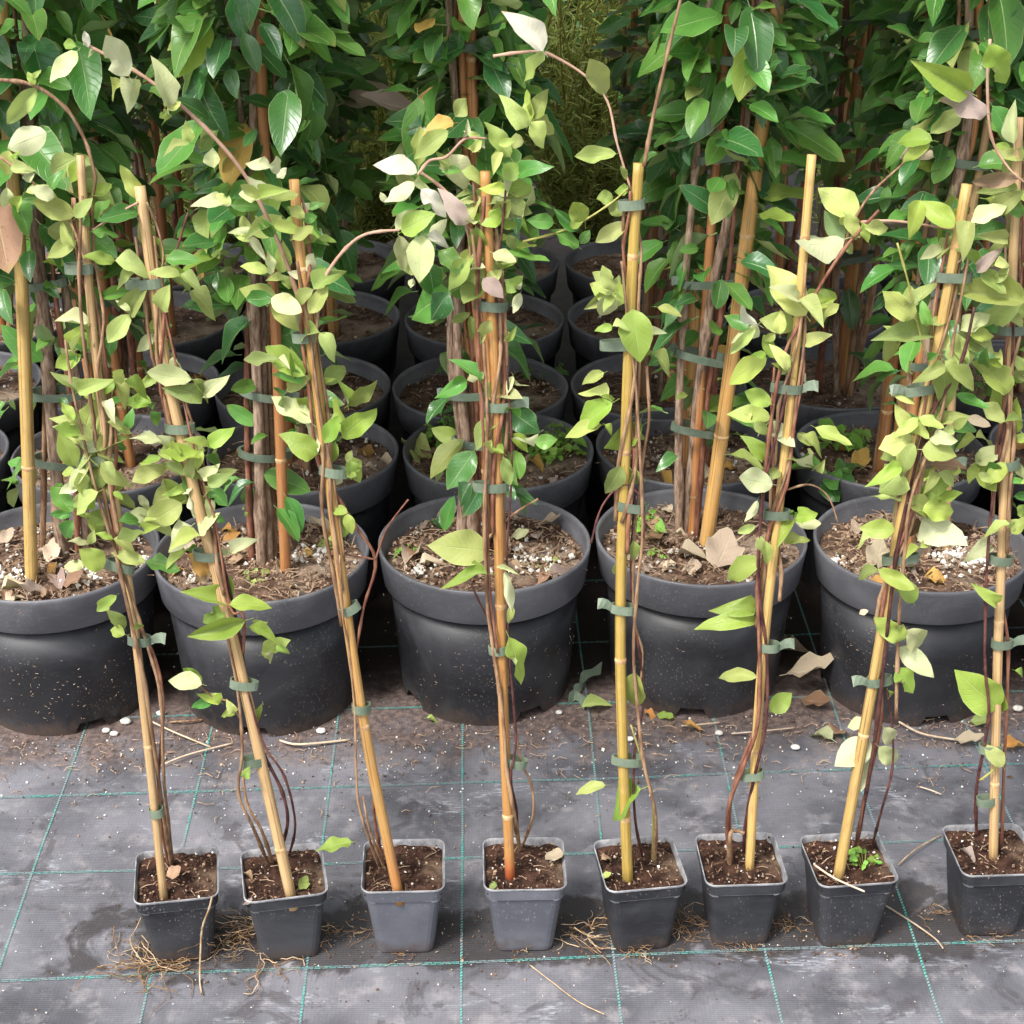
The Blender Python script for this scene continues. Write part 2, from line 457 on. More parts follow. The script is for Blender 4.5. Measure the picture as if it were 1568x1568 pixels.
class MB:
    """collects vertices / faces / uvs in world space; build() makes one mesh object"""

    def __init__(s):
        s.v, s.f, s.uv, s.mi = [], [], [], []

    def face(s, idx, uvs=None, mi=0):
        s.f.append(tuple(idx))
        s.uv.append(uvs or [(0, 0)] * len(idx))
        s.mi.append(mi)

    def tube(s, pts, rad, sides=7, cap=True, mi=0, wob=0.0):
        n = len(pts)
        rad = rad if isinstance(rad, (list, tuple)) else [rad] * n
        b = len(s.v)
        ref = Vector((0.3, 0.9, 0.2)).normalized()
        L = 0.0
        lens = []
        for i, p in enumerate(pts):
            if i:
                L += (p - pts[i - 1]).length
            lens.append(L)
            d = (pts[min(i + 1, n - 1)] - pts[max(i - 1, 0)])
            if d.length < 1e-9:
                d = Vector((0, 0, 1))
            d.normalize()
            x = d.cross(ref)
            if x.length < 1e-4:
                x = d.cross(Vector((1, 0, 0)))
            x.normalize()
            y = d.cross(x)
            for k in range(sides):
                a = 2 * math.pi * k / sides
                r = rad[i] * (1 + (random.uniform(-wob, wob) if wob else 0))
                s.v.append(p + x * (r * math.cos(a)) + y * (r * math.sin(a)))
        u0 = random.random() * 10
        v0 = random.random() * 10
        for i in range(n - 1):
            for k in range(sides):
                k2 = (k + 1) % sides
                s.face((b + i * sides + k, b + i * sides + k2, b + (i + 1) * sides + k2, b + (i + 1) * sides + k),
                       [(u0 + k / sides, v0 + lens[i] * 4), (u0 + (k + 1) / sides, v0 + lens[i] * 4),
                        (u0 + (k + 1) / sides, v0 + lens[i + 1] * 4), (u0 + k / sides, v0 + lens[i + 1] * 4)], mi)
        if cap:
            s.face([b + k for k in range(sides)][::-1], None, mi)
            s.face([b + (n - 1) * sides + k for k in range(sides)], None, mi)

    def chip(s, p, size, mi=0, flat=1.0):
        b = len(s.v)
        ax = [Vector((random.gauss(0, 1), random.gauss(0, 1), random.gauss(0, 1))).normalized() for _ in range(2)]
        x = ax[0]
        y = x.cross(ax[1]).normalized()
        z = x.cross(y)
        for d, q in ((x, 1), (x, -1), (y, 1), (y, -1), (z, flat), (z, -flat)):
            s.v.append(p + d * (q * size * random.uniform(0.6, 1.1)))
        for a, c, d in ((0, 2, 4), (2, 1, 4), (1, 3, 4), (3, 0, 4), (2, 0, 5), (1, 2, 5), (3, 1, 5), (0, 3, 5)):
            s.face((b + a, b + c, b + d), None, mi)

    def build(s, name, mats, parent=None, smooth=True, local=True):
        off = parent.matrix_basis.translation.copy() if parent and local else Vector()
        pp = parent
        while pp is not None and pp.parent is not None:
            pp = pp.parent
            off = off + pp.matrix_basis.translation
        me = bpy.data.meshes.new(name)
        me.from_pydata([tuple(v - off) for v in s.v], [], s.f)
        uvl = me.uv_layers.new(name='UVMap')
        flat = [c for f in s.uv for q in f for c in q]
        uvl.data.foreach_set('uv', flat)
        mats = mats if isinstance(mats, (list, tuple)) else [mats]
        for m in mats:
            me.materials.append(M[m] if isinstance(m, str) else m)
        if len(mats) > 1:
            me.polygons.foreach_set('material_index', s.mi)
        if smooth:
            me.polygons.foreach_set('use_smooth', [True] * len(me.polygons))
        me.update()
        o = link(bpy.data.objects.new(name, me))
        if parent:
            o.parent = parent
        return o


def smooth_path(pts, per=5):
    out = []
    n = len(pts)
    for i in range(n - 1):
        p0, p1, p2, p3 = pts[max(i - 1, 0)], pts[i], pts[i + 1], pts[min(i + 2, n - 1)]
        for k in range(per):
            t = k / per
            out.append(0.5 * ((2 * p1) + (p2 - p0) * t + (2 * p0 - 5 * p1 + 4 * p2 - p3) * t * t + (3 * p1 - p0 - 3 * p2 + p3) * t ** 3))
    out.append(pts[-1])
    return out


# ------------------------------------------------------------------ leaf meshes (unit length along +Y, normal +Z)


def leaf_proto(name, fold, curl, twist, wave, tip=1.0, seed=0, petiole=0.14, torn=False, rows=9, oval=False):
    rnd = random.Random(seed)
    cols = 5
    v, f, uv = [], [], []
    grid = []
    for i in range(rows):
        t = i / (rows - 1)
        w = (math.sin(math.pi * t ** 0.84)) ** 0.80 * (1 - 0.10 * t * tip) if 0 < t < 1 else 0.0
        if oval and 0 < t < 1:
            w = math.sin(math.pi * t ** 0.92) ** 0.68 * 0.97
        w *= 0.5
        if t > (0.86 if oval else 0.8):
            w *= 1 - (t - 0.8) * 0.9 * tip
        row = []
        yy = t
        ang = curl * t
        cy = (math.sin(ang) / curl) if abs(curl) > 1e-3 else t
        cz = -(1 - math.cos(ang)) / curl if abs(curl) > 1e-3 else 0
        for j in range(cols):
            s = (j / (cols - 1)) * 2 - 1
            e = 1 + (rnd.uniform(-0.035, 0.035) if abs(s) == 1 else 0)
            if torn and abs(s) == 1 and 0.35 < t < 0.75 and s > 0:
                e *= rnd.uniform(0.35, 0.8)
            x = s * w * e
            z = abs(s) * w * math.tan(fold) + wave * w * math.sin(t * 11 + s * 2.1) * abs(s)
            tw = twist * t
            xr, zr = x * math.cos(tw) - z * math.sin(tw), x * math.sin(tw) + z * math.cos(tw)
            row.append(len(v))
            v.append((xr, cy - zr * math.sin(ang), cz + zr * math.cos(ang)))
            uv.append((0.5 + 0.5 * s, t))
            if i in (0, rows - 1):
                row = [row[0]] * cols
                break
        grid.append(row)
    for i in range(rows - 1):
        for j in range(cols - 1):
            q = [grid[i][j], grid[i][j + 1], grid[i + 1][j + 1], grid[i + 1][j]]
            q2 = [k for n_, k in enumerate(q) if k not in q[:n_]]
            if len(q2) >= 3:
                f.append(q2)
    b = len(v)                                    # petiole: thin three-sided stalk running back from the base
    for (y, z, r) in ((0.03, 0, 0.012), (-petiole, -0.02, 0.016)):
        for k in range(3):
            a = 2 * math.pi * k / 3
            v.append((r * math.cos(a), y, z + r * math.sin(a)))
            uv.append((0.5, 0))
    for k in range(3):
        f.append([b + k, b + (k + 1) % 3, b + 3 + (k + 1) % 3, b + 3 + k])
    return name, v, f, uv


LEAFSHAPES = [
    (0.22, 0.50, 0.15, 0.10, 1.0, 0.14, False), (0.40, 0.85, -0.25, 0.16, 1.0, 0.14, False), (0.30, -0.50, 0.40, 0.18, 1.2, 0.12, False),
    (0.55, 1.10, 0.30, 0.14, 1.0, 0.16, False), (0.15, 0.30, -0.45, 0.22, 0.8, 0.12, False), (0.60, 0.40, 0.05, 0.10, 1.1, 0.14, False),
    (0.25, 1.10, -0.10, 0.14, 1.2, 0.14, False), (0.15, 0.45, 0.35, 0.20, 0.9, 0.14, True)]
LEAFDEF = [leaf_proto('leaf', fo, cu, tw, wa, ti, i, pe, to) for i, (fo, cu, tw, wa, ti, pe, to) in enumerate(LEAFSHAPES)]
LEAFHI = [leaf_proto('leaf', fo, cu, tw, wa, ti, i, pe, to, 13) for i, (fo, cu, tw, wa, ti, pe, to) in enumerate(LEAFSHAPES)]
OVALDEF = [leaf_proto('leaf', fo, cu, tw, wa, 0.8, 20 + i, 0.12, False, 9, True) for i, (fo, cu, tw, wa) in enumerate([
    (0.18, 0.45, 0.05, 0.06), (0.28, 0.75, -0.1, 0.08), (0.12, 0.2, 0.15, 0.10), (0.35, 1.0, 0.1, 0.06), (0.22, 0.6, -0.2, 0.12), (0.15, -0.25, 0.1, 0.08)])]
DRYDEF = [leaf_proto('dry_leaf', fo, cu, tw, wa, ti, 40 + i, 0.1, to) for i, (fo, cu, tw, wa, ti, to) in enumerate([
    (0.45, 0.9, 0.4, 0.22, 1.0, False), (0.3, -0.7, -0.4, 0.25, 1.0, False), (0.6, 0.6, 0.6, 0.2, 1.0, False), (0.25, 1.2, 0.2, 0.28, 1.1, True)])]
_lm = {}


def leaf_mesh(defs, i, mat):
    key = (id(defs), i, mat)
    if key not in _lm:
        name, v, f, uv = defs[i]
        me = bpy.data.meshes.new('leaf')
        me.from_pydata(v, [], f)
        l = me.uv_layers.new(name='UVMap')
        for lp in me.loops:
            l.data[lp.index].uv = uv[lp.vertex_index]
        me.materials.append(M[mat])
        me.polygons.foreach_set('use_smooth', [True] * len(me.polygons))
        _lm[key] = me
    return _lm[key]


def leaf_matrix(base, tip, nrm, width, roll=0.0):
    y = tip - base
    L = y.length
    y = y / L
    x = y.cross(nrm)
    if x.length < 1e-4:
        x = y.cross(Vector((1, 0, 0)))
    x.normalize()
    z = x.cross(y)
    if roll:
        q = Matrix.Rotation(roll, 3, y)
        x, z = q @ x, q @ z
    m = Matrix.Identity(4)
    for k in range(3):
        m[k][0] = x[k] * L * width
        m[k][1] = y[k] * L
        m[k][2] = z[k] * L
        m[k][3] = base[k]
    return m


def add_leaf(parent, mat, base, tip, nrm, width, var=None, roll=0.0, name='leaf', defs=LEAFDEF):
    i = random.randrange(len(defs)) if var is None else var
    o = bpy.data.objects.new(name, leaf_mesh(defs, i, mat))
    m = leaf_matrix(base, tip, nrm, width, roll)
    if parent:
        m.translation -= parent.matrix_basis.translation
        o.parent = parent
    o.matrix_basis = m
    return link(o)


def stuff_leaf(mb, base, tip, nrm, width, mi=0, defs=LEAFDEF):
    i = random.randrange(len(defs))
    _, v, f, uv = defs[i]
    m = leaf_matrix(base, tip, nrm, width)
    b = len(mb.v)
    mb.v.extend(m @ Vector(q) for q in v)
    for q in f:
        mb.face([b + k for k in q], [uv[k] for k in q], mi)


# ------------------------------------------------------------------ the ground: woven fabric with teal marker threads
def ground_z(x, y):
    """the fabric lies in shallow ripples"""
    v = Vector((x * 3.1, y * 5.3, 0.7))
    r = 1 - abs(mnoise.noise(v * 1.7))
    return -0.0012 + 0.0022 * mnoise.noise(v) + 0.0016 * max(0.0, r - 0.55)


def make_ground():
    me = bpy.data.meshes.new('ground')
    gv = [(-60, -40, -0.0045), (60, -40, -0.0045), (60, 80, -0.0045), (-60, 80, -0.0045)]
    gf = [(0, 1, 2, 3)]
    nx, ny, x0, x1, y0, y1 = 190, 130, -1.4, 1.4, 0.7, 2.6
    for j in range(ny + 1):
        for i in range(nx + 1):
            x, y = x0 + (x1 - x0) * i / nx, y0 + (y1 - y0) * j / ny
            edge = i in (0, nx) or j in (0, ny)
            gv.append((x, y, -0.0050 if edge else ground_z(x, y)))
    for j in range(ny):
        for i in range(nx):
            b = 4 + j * (nx + 1) + i
            gf.append((b, b + 1, b + nx + 2, b + nx + 1))
    me.from_pydata(gv, [], gf)
    me.polygons.foreach_set('use_smooth', [True] * len(gf))
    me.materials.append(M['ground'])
    g = link(bpy.data.objects.new('ground', me))
    g['kind'] = 'structure'
    g['label'] = 'grey woven ground fabric with a grid of teal threads'
    zt = 0.0011
    for k in range(-9, 10):                       # lengthwise threads: slanting stitches
        mb = MB()
        y = 0.9
        while y < 3.4:
            x = 0.106 + 0.1645 * k - 0.021 * (y - 1.6) + 0.0022 * mnoise.noise(Vector((k * 3.1, y * 3, 0)))
            w, l = 0.0012, 0.0030
            b = len(mb.v)
            sl = 0.0006
            for dx, dy in ((-w, -l * .5 - sl), (w, -l * .5 + sl), (w, l * .5 + sl), (-w, l * .5 - sl)):
                mb.v.append(Vector((x + dx, y + dy, ground_z(x, y) + zt * 0.8 + 0.0003 * (dx > 0))))
            mb.face((b, b + 1, b + 2, b + 3))
            y += 0.0045
        mb.build('marker_thread', 'thread', g)
    for k, y0 in enumerate((0.92, 1.08, 1.245, 1.409, 1.580, 1.733, 1.897, 2.06, 2.23)):   # crosswise: two close strands
        for q in (-0.0011, 0.0011):
            mb = MB()
            x = -1.7
            while x < 1.7:
                y = y0 + 0.057 * x + q + 0.0035 * mnoise.noise(Vector((x * 2.2, k * 5.3, 1))) - 0.004 * (k % 2)
                b = len(mb.v)
                w, l = 0.0006, 0.0085 if q > 0 else 0.007
                for dx, dy in ((-l / 2, -w), (l / 2, -w), (l / 2, w), (-l / 2, w)):
                    mb.v.append(Vector((x + dx, y + dy + 0.057 * dx, ground_z(x, y) + zt)))
                mb.face((b, b + 1, b + 2, b + 3))
                x += l + 0.0012
            mb.build('marker_thread', 'thread', g)
    return g


GROUND = make_ground()

# ------------------------------------------------------------------ pots
_potcache = {}


def lathe(mb, prof, seg, center, notch=None):
    b = len(mb.v)
    for i, (r, z) in enumerate(prof):
        for k in range(seg):
            a = 2 * math.pi * k / seg
            zz = z
            if notch and i in notch[0] and (k % (seg // 4)) in range(0, 5):
                zz = z + notch[1]
            mb.v.append(center + Vector((r * math.cos(a), r * math.sin(a), zz)))
    for i in range(len(prof) - 1):
        for k in range(seg):
            k2 = (k + 1) % seg
            mb.face((b + i * seg + k, b + i * seg + k2, b + (i + 1) * seg + k2, b + (i + 1) * seg + k))


PH = 0.215


def soil_disc(mb, c, r, z, amp, seed, rings=9, seg=30):
    b = len(mb.v)
    for i in range(rings + 1):
        for k in range(seg):
            a = 2 * math.pi * k / seg
            rr = r * i / rings
            p = Vector((c.x + rr * math.cos(a), c.y + rr * math.sin(a), 0))
            h = amp * (mnoise.noise(Vector((p.x * 18, p.y * 18, seed))) + 0.6 * mnoise.noise(Vector((p.x * 60, p.y * 60, seed))))
            mb.v.append(Vector((p.x, p.y, z + h)))
    for i in range(rings):
        for k in range(seg):
            k2 = (k + 1) % seg
            mb.face((b + i * seg + k, b + (i + 1) * seg + k, b + (i + 1) * seg + k2, b + i * seg + k2))


def big_pot(root, rot=0.0):
    """round nursery pot: tapered wall with drainage notches, deep collar"""
    c = Vector(root.location)
    if 'body' not in _potcache:
        mb = MB()
        lathe(mb, [(0.1130, 0.0), (0.1145, 0.02), (0.1205, 0.10), (0.1265, PH - 0.047), (0.1225, PH - 0.05), (0.1165, 0.10), (0.1105, 0.02), (0.1095, 0.0)],
              96, Vector(), ((0, 7), 0.014))
        mb2 = MB()
        lathe(mb2, [(0.1262, PH - 0.0495), (0.1320, PH - 0.0508), (0.1336, PH - 0.049), (0.1388, PH - 0.006), (0.1392, PH - 0.002), (0.1375, PH),
                    (0.1350, PH - 0.001), (0.1338, PH - 0.006), (0.1285, PH - 0.05), (0.1225, PH - 0.052)], 72, Vector())
        _potcache['body'] = mb.build('pot', 'pot', None)
        _potcache['rim'] = mb2.build('rim', 'pot_rim', None)
        for k in ('body', 'rim'):
            o = _potcache[k]
            _potcache[k] = o.data
            bpy.data.objects.remove(o)
    p = link(bpy.data.objects.new('pot', _potcache['body']))
    p.parent = root
    p.rotation_euler.z = rot
    r = link(bpy.data.objects.new('rim', _potcache['rim']))
    r.parent = p
    return p


def wall_debris(root, seed, n):
    """grass bits and grit stuck to the outside of a big pot, in patches"""
    rr_ = random.Random(seed)
    c = Vector(root.location)
    mb = MB()
    cents = [(rr_.uniform(-2.7, -0.4), rr_.uniform(0.03, 0.15)) for _ in range(5)]
    for _ in range(n):
        if rr_.random() < 0.75:
            a0, z0_ = rr_.choice(cents)
            a, z = rr_.gauss(a0, 0.16), rr_.gauss(z0_, 0.028)
        else:
            a, z = rr_.uniform(-3.1, 0), rr_.uniform(0.01, PH - 0.06)
        if not 0.008 < z < PH - 0.058:
            continue
        r = 0.1130 + 0.0135 * z / (PH - 0.047) + 0.0006
        e = Vector((-math.sin(a), math.cos(a), 0))
        d = (e * rr_.gauss(0, 1) + Vector((0, 0, rr_.gauss(0, 0.7)))).normalized() * rr_.uniform(0.0008, 0.0042)
        p = c + Vector((r * math.cos(a), r * math.sin(a), z))
        o_ = Vector((math.cos(a), math.sin(a), 0)) * 0.0004
        mb.tube([p, p + d * 0.5 + o_, p + d * 0.9 + o_ * 0.5 + e * rr_.gauss(0, 0.0006)], rr_.uniform(0.00015, 0.0003), 3, False, rr_.choice((0, 0, 1)))
    mb.build('stuck_debris', ['chip', 'straw'], root, smooth=False)['kind'] = 'stuff'


def soil_in_round(root, z, seed, chips, mix=(0.45, 0.4, 0.15), size=(0.0016, 0.0048)):
    c = Vector(root.location)
    mb = MB()
    soil_disc(mb, c, 0.131, c.z + z, 0.007, seed)
    s = mb.build('soil', 'soil', root)
    g = MB()
    rr = random.Random(seed)
    for _ in range(chips):
        a, q = rr.uniform(0, 2 * math.pi), 0.128 * math.sqrt(rr.random())
        x, y = c.x + q * math.cos(a), c.y + q * math.sin(a)
        if mnoise.noise(Vector((x * 14, y * 14, seed + 9))) < -0.15 and rr.random() < 0.75:
            continue
        wh = mix[0] * (2.6 if mnoise.noise(Vector((x * 20, y * 20, seed + 3))) > 0.18 else 0.45)
        mi = 0 if rr.random() < wh else (1 if rr.random() < mix[1] / (mix[1] + mix[2]) else 2)
        g.chip(Vector((x, y, c.z + z + rr.uniform(0.001, 0.006))), rr.uniform(*size) * (1.5 if rr.random() < 0.08 else 1), mi, 0.7)
    if chips > 200:
        lb = MB()
        for _ in range(16 if chips > 500 else 9):
            a, q = rr.uniform(0, 2 * math.pi), 0.115 * math.sqrt(rr.random())
            p = Vector((c.x + q * math.cos(a), c.y + q * math.sin(a), c.z + z + 0.006))
            a2 = rr.uniform(0, 6.3)
            stuff_leaf(lb, p, p + Vector((math.cos(a2), math.sin(a2), rr.uniform(-.1, .35))) * rr.uniform(0.014, 0.042), Vector((rr.uniform(-.5, .5), rr.uniform(-.7, .3), 1)), rr.uniform(.5, .8), rr.randrange(4), DRYDEF)
        lb.build('leaf_litter', ['t', 'b', 'p', 'r'], root)['kind'] = 'stuff'
    for _ in range(chips // 5):
        a, q = rr.uniform(0, 2 * math.pi), 0.12 * math.sqrt(rr.random())
        p = Vector((c.x + q * math.cos(a), c.y + q * math.sin(a), c.z + z + 0.007))
        a2 = rr.uniform(0, 6.3)
        d = Vector((math.cos(a2), math.sin(a2), rr.uniform(-.1, .25))) * rr.uniform(0.008, 0.03)
        g.tube([p, p + d * 0.5 + Vector((0, 0, 0.002)), p + d], 0.0007, 3, False, 1)
    o = g.build('gravel', ['perlite', 'chip', 'chip_dark'], root, smooth=False)
    o['kind'] = 'stuff'
    return s


def cane(root, pts, r, mat, nodes=True, seed=0, sides=10):
    rr = random.Random(seed)
    path = smooth_path(pts, 6) if len(pts) > 2 else [pts[0].lerp(pts[1], k / 8) for k in range(9)]
    mb = MB()
    n = len(path)
    mb.tube(path, [r * (1.06 - 0.16 * i / n) for i in range(n)], sides)
    o = mb.build('bamboo_cane', mat, root)
    if nodes:
        # swollen joints every 10 to 17 cm
        L = 0
        nxt = rr.uniform(0.05, 0.22)
        for i in range(1, n):
            seg = (path[i] - path[i - 1]).length
            while L + seg > nxt:
                p = path[i - 1].lerp(path[i], (nxt - L) / seg)
                d = (path[i] - path[i - 1]).normalized()
                q = r * (1.06 - 0.16 * i / n)
                nb = MB()
                nb.tube([p - d * 0.0040, p - d * 0.0014, p, p + d * 0.0010, p + d * 0.0030], [q * 0.99, q * 1.05, q * 1.11, q * 1.04, q * 0.99], sides, False)
                nb.build('node', 'node', o)
                nxt += rr.uniform(0.17, 0.30)
            L += seg
    return o


def stem(root, pts, r, mat, per=5, name='stem', knots=True, sides=7):
    path = smooth_path(pts, per) if len(pts) > 2 else pts
    n = len(path)
    if isinstance(r, tuple):
        rad = [r[0] + (r[1] - r[0]) * i / (n - 1) for i in range(n)]
    else:
        rad = [r] * n
    if knots:
        rad = [q * (1.35 if i % 7 == 3 else random.uniform(0.9, 1.08)) for i, q in enumerate(rad)]
    mb = MB()
    mb.tube(path, rad, sides)
    return mb.build(name, mat, root)


def tie(root, p, axis, rx, ry, h=0.0088, tilt=0.0, flap=0, mat='tie', flen=0.016):
    """plastic tape looped round cane and stems; the stapled end may stick out to one side"""
    axis = axis.normalized()
    x = Vector((1, 0, 0))
    x = (x - axis * x.dot(axis)).normalized()
    y = axis.cross(x)
    q = Matrix.Rotation(-R(tilt), 3, y)
    x2, a2 = q @ x, q @ axis
    mb = MB()
    n = 20
    for k in range(n):
        a = 2 * math.pi * k / n
        for rr_, hh in ((1.0, -h / 2), (1.0, h / 2), (0.90, h / 2), (0.90, -h / 2)):
            wob = 1 + 0.05 * math.sin(3 * a + p.x * 40)
            mb.v.append(p + x2 * (rx * rr_ * wob * math.cos(a)) + y * (ry * rr_ * wob * math.sin(a)) + a2 * hh)
    for k in range(n):
        k2 = (k + 1) % n
        for j in range(4):
            j2 = (j + 1) % 4
            mb.face((k * 4 + j, k2 * 4 + j, k2 * 4 + j2, k * 4 + j2))
    o = mb.build('tie', mat, root, smooth=False)
    if flap:
        fb = MB()
        d = (x2 * flap + a2 * 0.25 - y * 0.1).normalized()
        st = p + x2 * (flap * rx * 0.9) - y * 0.001
        pts = [st + d * (flen * t) + a2 * (0.003 * math.sin(3 * t)) for t in (0, 0.35, 0.7, 1)]
        th = Vector((0, -0.0006, 0))
        for k, w in enumerate(pts):
            tw = a2 * (h * 0.5) + y * (0.001 * k)
            fb.v += [w - tw, w + tw, w + tw + th, w - tw + th]
        for k in range(3):
            for j in range(4):
                j2 = (j + 1) % 4
                fb.face((k * 4 + j, (k + 1) * 4 + j, (k + 1) * 4 + j2, k * 4 + j2))
        fb.face((12, 13, 14, 15))
        fb.build('loose_end', mat, o, smooth=False)
    return o


# ------------------------------------------------------------------ young plants in small square pots (front row)
exec_tiles = {'A': (0, 0, 3.0), 'B': (523, 0, 3.0), 'C': (1046, 0, 3.0), 'D': (0, 400, 3.0), 'E': (523, 400, 3.0), 'F': (1046, 400, 3.0),
              'G': (0, 700, 1.96), 'H': (768, 700, 1.96), 'I': (0, 1100, 1.96), 'J': (768, 1100, 1.96)}


def tp(tile, x, y):
    ox, oy, s = exec_tiles[tile]
    return ox + x / s, oy + y / s


SP = 0.088     # rim side of a small pot
SH = 0.095


def rounded_square(side, rad, n=4):
    out = []
    h = side / 2 - rad
    for q, (sx, sy) in enumerate(((1, 1), (-1, 1), (-1, -1), (1, -1))):
        for k in range(n + 1):
            a = math.pi / 2 * (q + k / n)
            out.append((sx * h + rad * math.cos(a), sy * h + rad * math.sin(a)))
    return out


def small_pot(root, yaw, mat):
    c = Vector(root.location)
    rot = Matrix.Rotation(yaw, 3, 'Z')

    def loft(levels, name, m, parent, smooth=True):
        mb = MB()
        for side, rad, z in levels:
            for x, y in rounded_square(side, rad):
                mb.v.append(c + rot @ Vector((x, y, z)))
        n = 20
        for i in range(len(levels) - 1):
            for k in range(n):
                k2 = (k + 1) % n
                mb.face((i * n + k, i * n + k2, (i + 1) * n + k2, (i + 1) * n + k))
        if name == 'pot':
            mb.face(list(range(n))[::-1])
        return mb.build(name, m, parent, smooth)
    p = loft([(0.058, 0.007, 0.0), (0.061, 0.009, 0.0015), (0.063, 0.010, 0.006), (0.0795, 0.010, SH - 0.015), (0.0765, 0.009, SH - 0.015), (0.06, 0.009, 0.004)], 'pot', mat, root, False)
    loft([(0.0785, 0.010, SH - 0.0155), (0.0838, 0.011, SH - 0.0155), (0.0858, 0.011, SH - 0.002), (0.0880, 0.011, SH - 0.0016),
          (0.0882, 0.011, SH), (0.0862, 0.0105, SH + 0.0003), (0.0850, 0.0105, SH - 0.0015), (0.078, 0.009, SH - 0.02)], 'rim', 'pot_lip', p, False)
    o = loft([(0.0838, 0.011, SH - 0.0148), (0.0846, 0.0112, SH - 0.0148), (0.0864, 0.0112, SH - 0.003), (0.0856, 0.0112, SH - 0.003)], 'rim_band', mat, p, False)
    # soil: lumpy square sheet
    mb = MB()
    N = 15
    sd_ = random.random() * 50
    for i in range(N):
        for j in range(N):
            x, y = (i / (N - 1) - 0.5) * 0.0815, (j / (N - 1) - 0.5) * 0.0815
            h = 0.0045 * mnoise.noise(Vector((x * 60 + sd_, y * 60, 0))) + 0.003 * mnoise.noise(Vector((x * 170 + sd_, y * 170, 2)))
            mb.v.append(c + rot @ Vector((x, y, SH - 0.007 + h)))
    for i in range(N - 1):
        for j in range(N - 1):
            mb.face((i * N + j, (i + 1) * N + j, (i + 1) * N + j + 1, i * N + j + 1))
    mb.build('soil', 'soil_dark', root)
    g = MB()
    for _ in range(170):
        x, y = random.uniform(-.038, .038), random.uniform(-.038, .038)
        r = random.random()
        mi = 0 if r < 0.10 else (1 if r < 0.30 else 2)
        g.chip(c + rot @ Vector((x, y, SH - 0.007 + random.uniform(0.001, 0.005))), random.uniform(0.0008, 0.0026), mi, 0.6)
    for _ in range(22):
        x, y = random.uniform(-.036, .036), random.uniform(-.036, .036)
        a = random.uniform(0, 6.3)
        d = Vector((math.cos(a), math.sin(a), random.uniform(-.2, .5))) * random.uniform(0.005, 0.016)
        q = c + rot @ Vector((x, y, SH - 0.005))
        g.tube([q, q + d * 0.5 + Vector((0, 0, 0.0015)), q + d], 0.0005, 3, False, random.choice((1, 1, 2)))
    g.build('soil_crumbs', ['perlite', 'chip', 'chip_dark'], root, smooth=False)['kind'] = 'stuff'


FRONT = [
    dict(pos=(-0.356, 1.432), yaw=9, pot='pot_dark', cane=[(250, 1368), (206, 960), (166, 700), (140, 480), (123, 238)], w=15, cm='bamboo_p',
         label='young climber in black square pot, leftmost of the small pots, roots spilling onto fabric'),
    dict(pos=(-0.243, 1.436), yaw=11, pot='pot_dark', cane=[(444, 1366), (362, 1000), (300, 760), (254, 560), (214, 285)], w=20, cm='bamboo_p',
         label='young climber on pale leaning cane in black square pot, second small pot from left'),
    dict(pos=(-0.116, 1.447), yaw=2, pot='pot_grey', cane=[(608, 1358), (552, 1080), (502, 720), (468, 460), (450, 275)], w=19, cm='bamboo',
         label='young climber with long arching cream shoot in grey square pot, third small pot from left'),
    dict(pos=(0.013, 1.450), yaw=1.5, pot='pot_grey', cane=[(781, 1337), (768, 1000), (760, 640), (750, 420), (743, 262)], w=19, cm='bamboo_red',
         label='young climber on cane with bright red foot in grey square pot'),
    dict(pos=(0.137, 1.451), yaw=8, pot='pot_dark', cane=[(961, 1340), (950, 1000), (957, 700), (968, 420), (978, 250)], w=20, cm='bamboo_o',
         label='young climber on olive yellow cane with tall bare whip, fifth small pot from left'),
    dict(pos=(0.246, 1.458), yaw=3, pot='pot_dark', cane=[(1148, 1322), (1164, 1050), (1190, 800), (1214, 580), (1243, 237)], w=17, cm='bamboo_y',
         label='young climber with twisted red brown stems in black square pot, sixth small pot from left'),
    dict(pos=(0.362, 1.458), yaw=6, pot='pot_dark', cane=[(1285, 1335), (1338, 1040), (1380, 800), (1430, 560), (1481, 282)], w=20, cm='bamboo_y',
         label='young climber on right leaning cane with clover in its square pot, second pot from right'),
    dict(pos=(0.520, 1.474), yaw=3, pot='pot_dark', cane=[(1521, 1305), (1528, 1000), (1540, 700), (1548, 480), (1560, 180)], w=17, cm='bamboo_p',
         label='young climber in black square pot cut by right picture edge, rightmost small pot'),
]

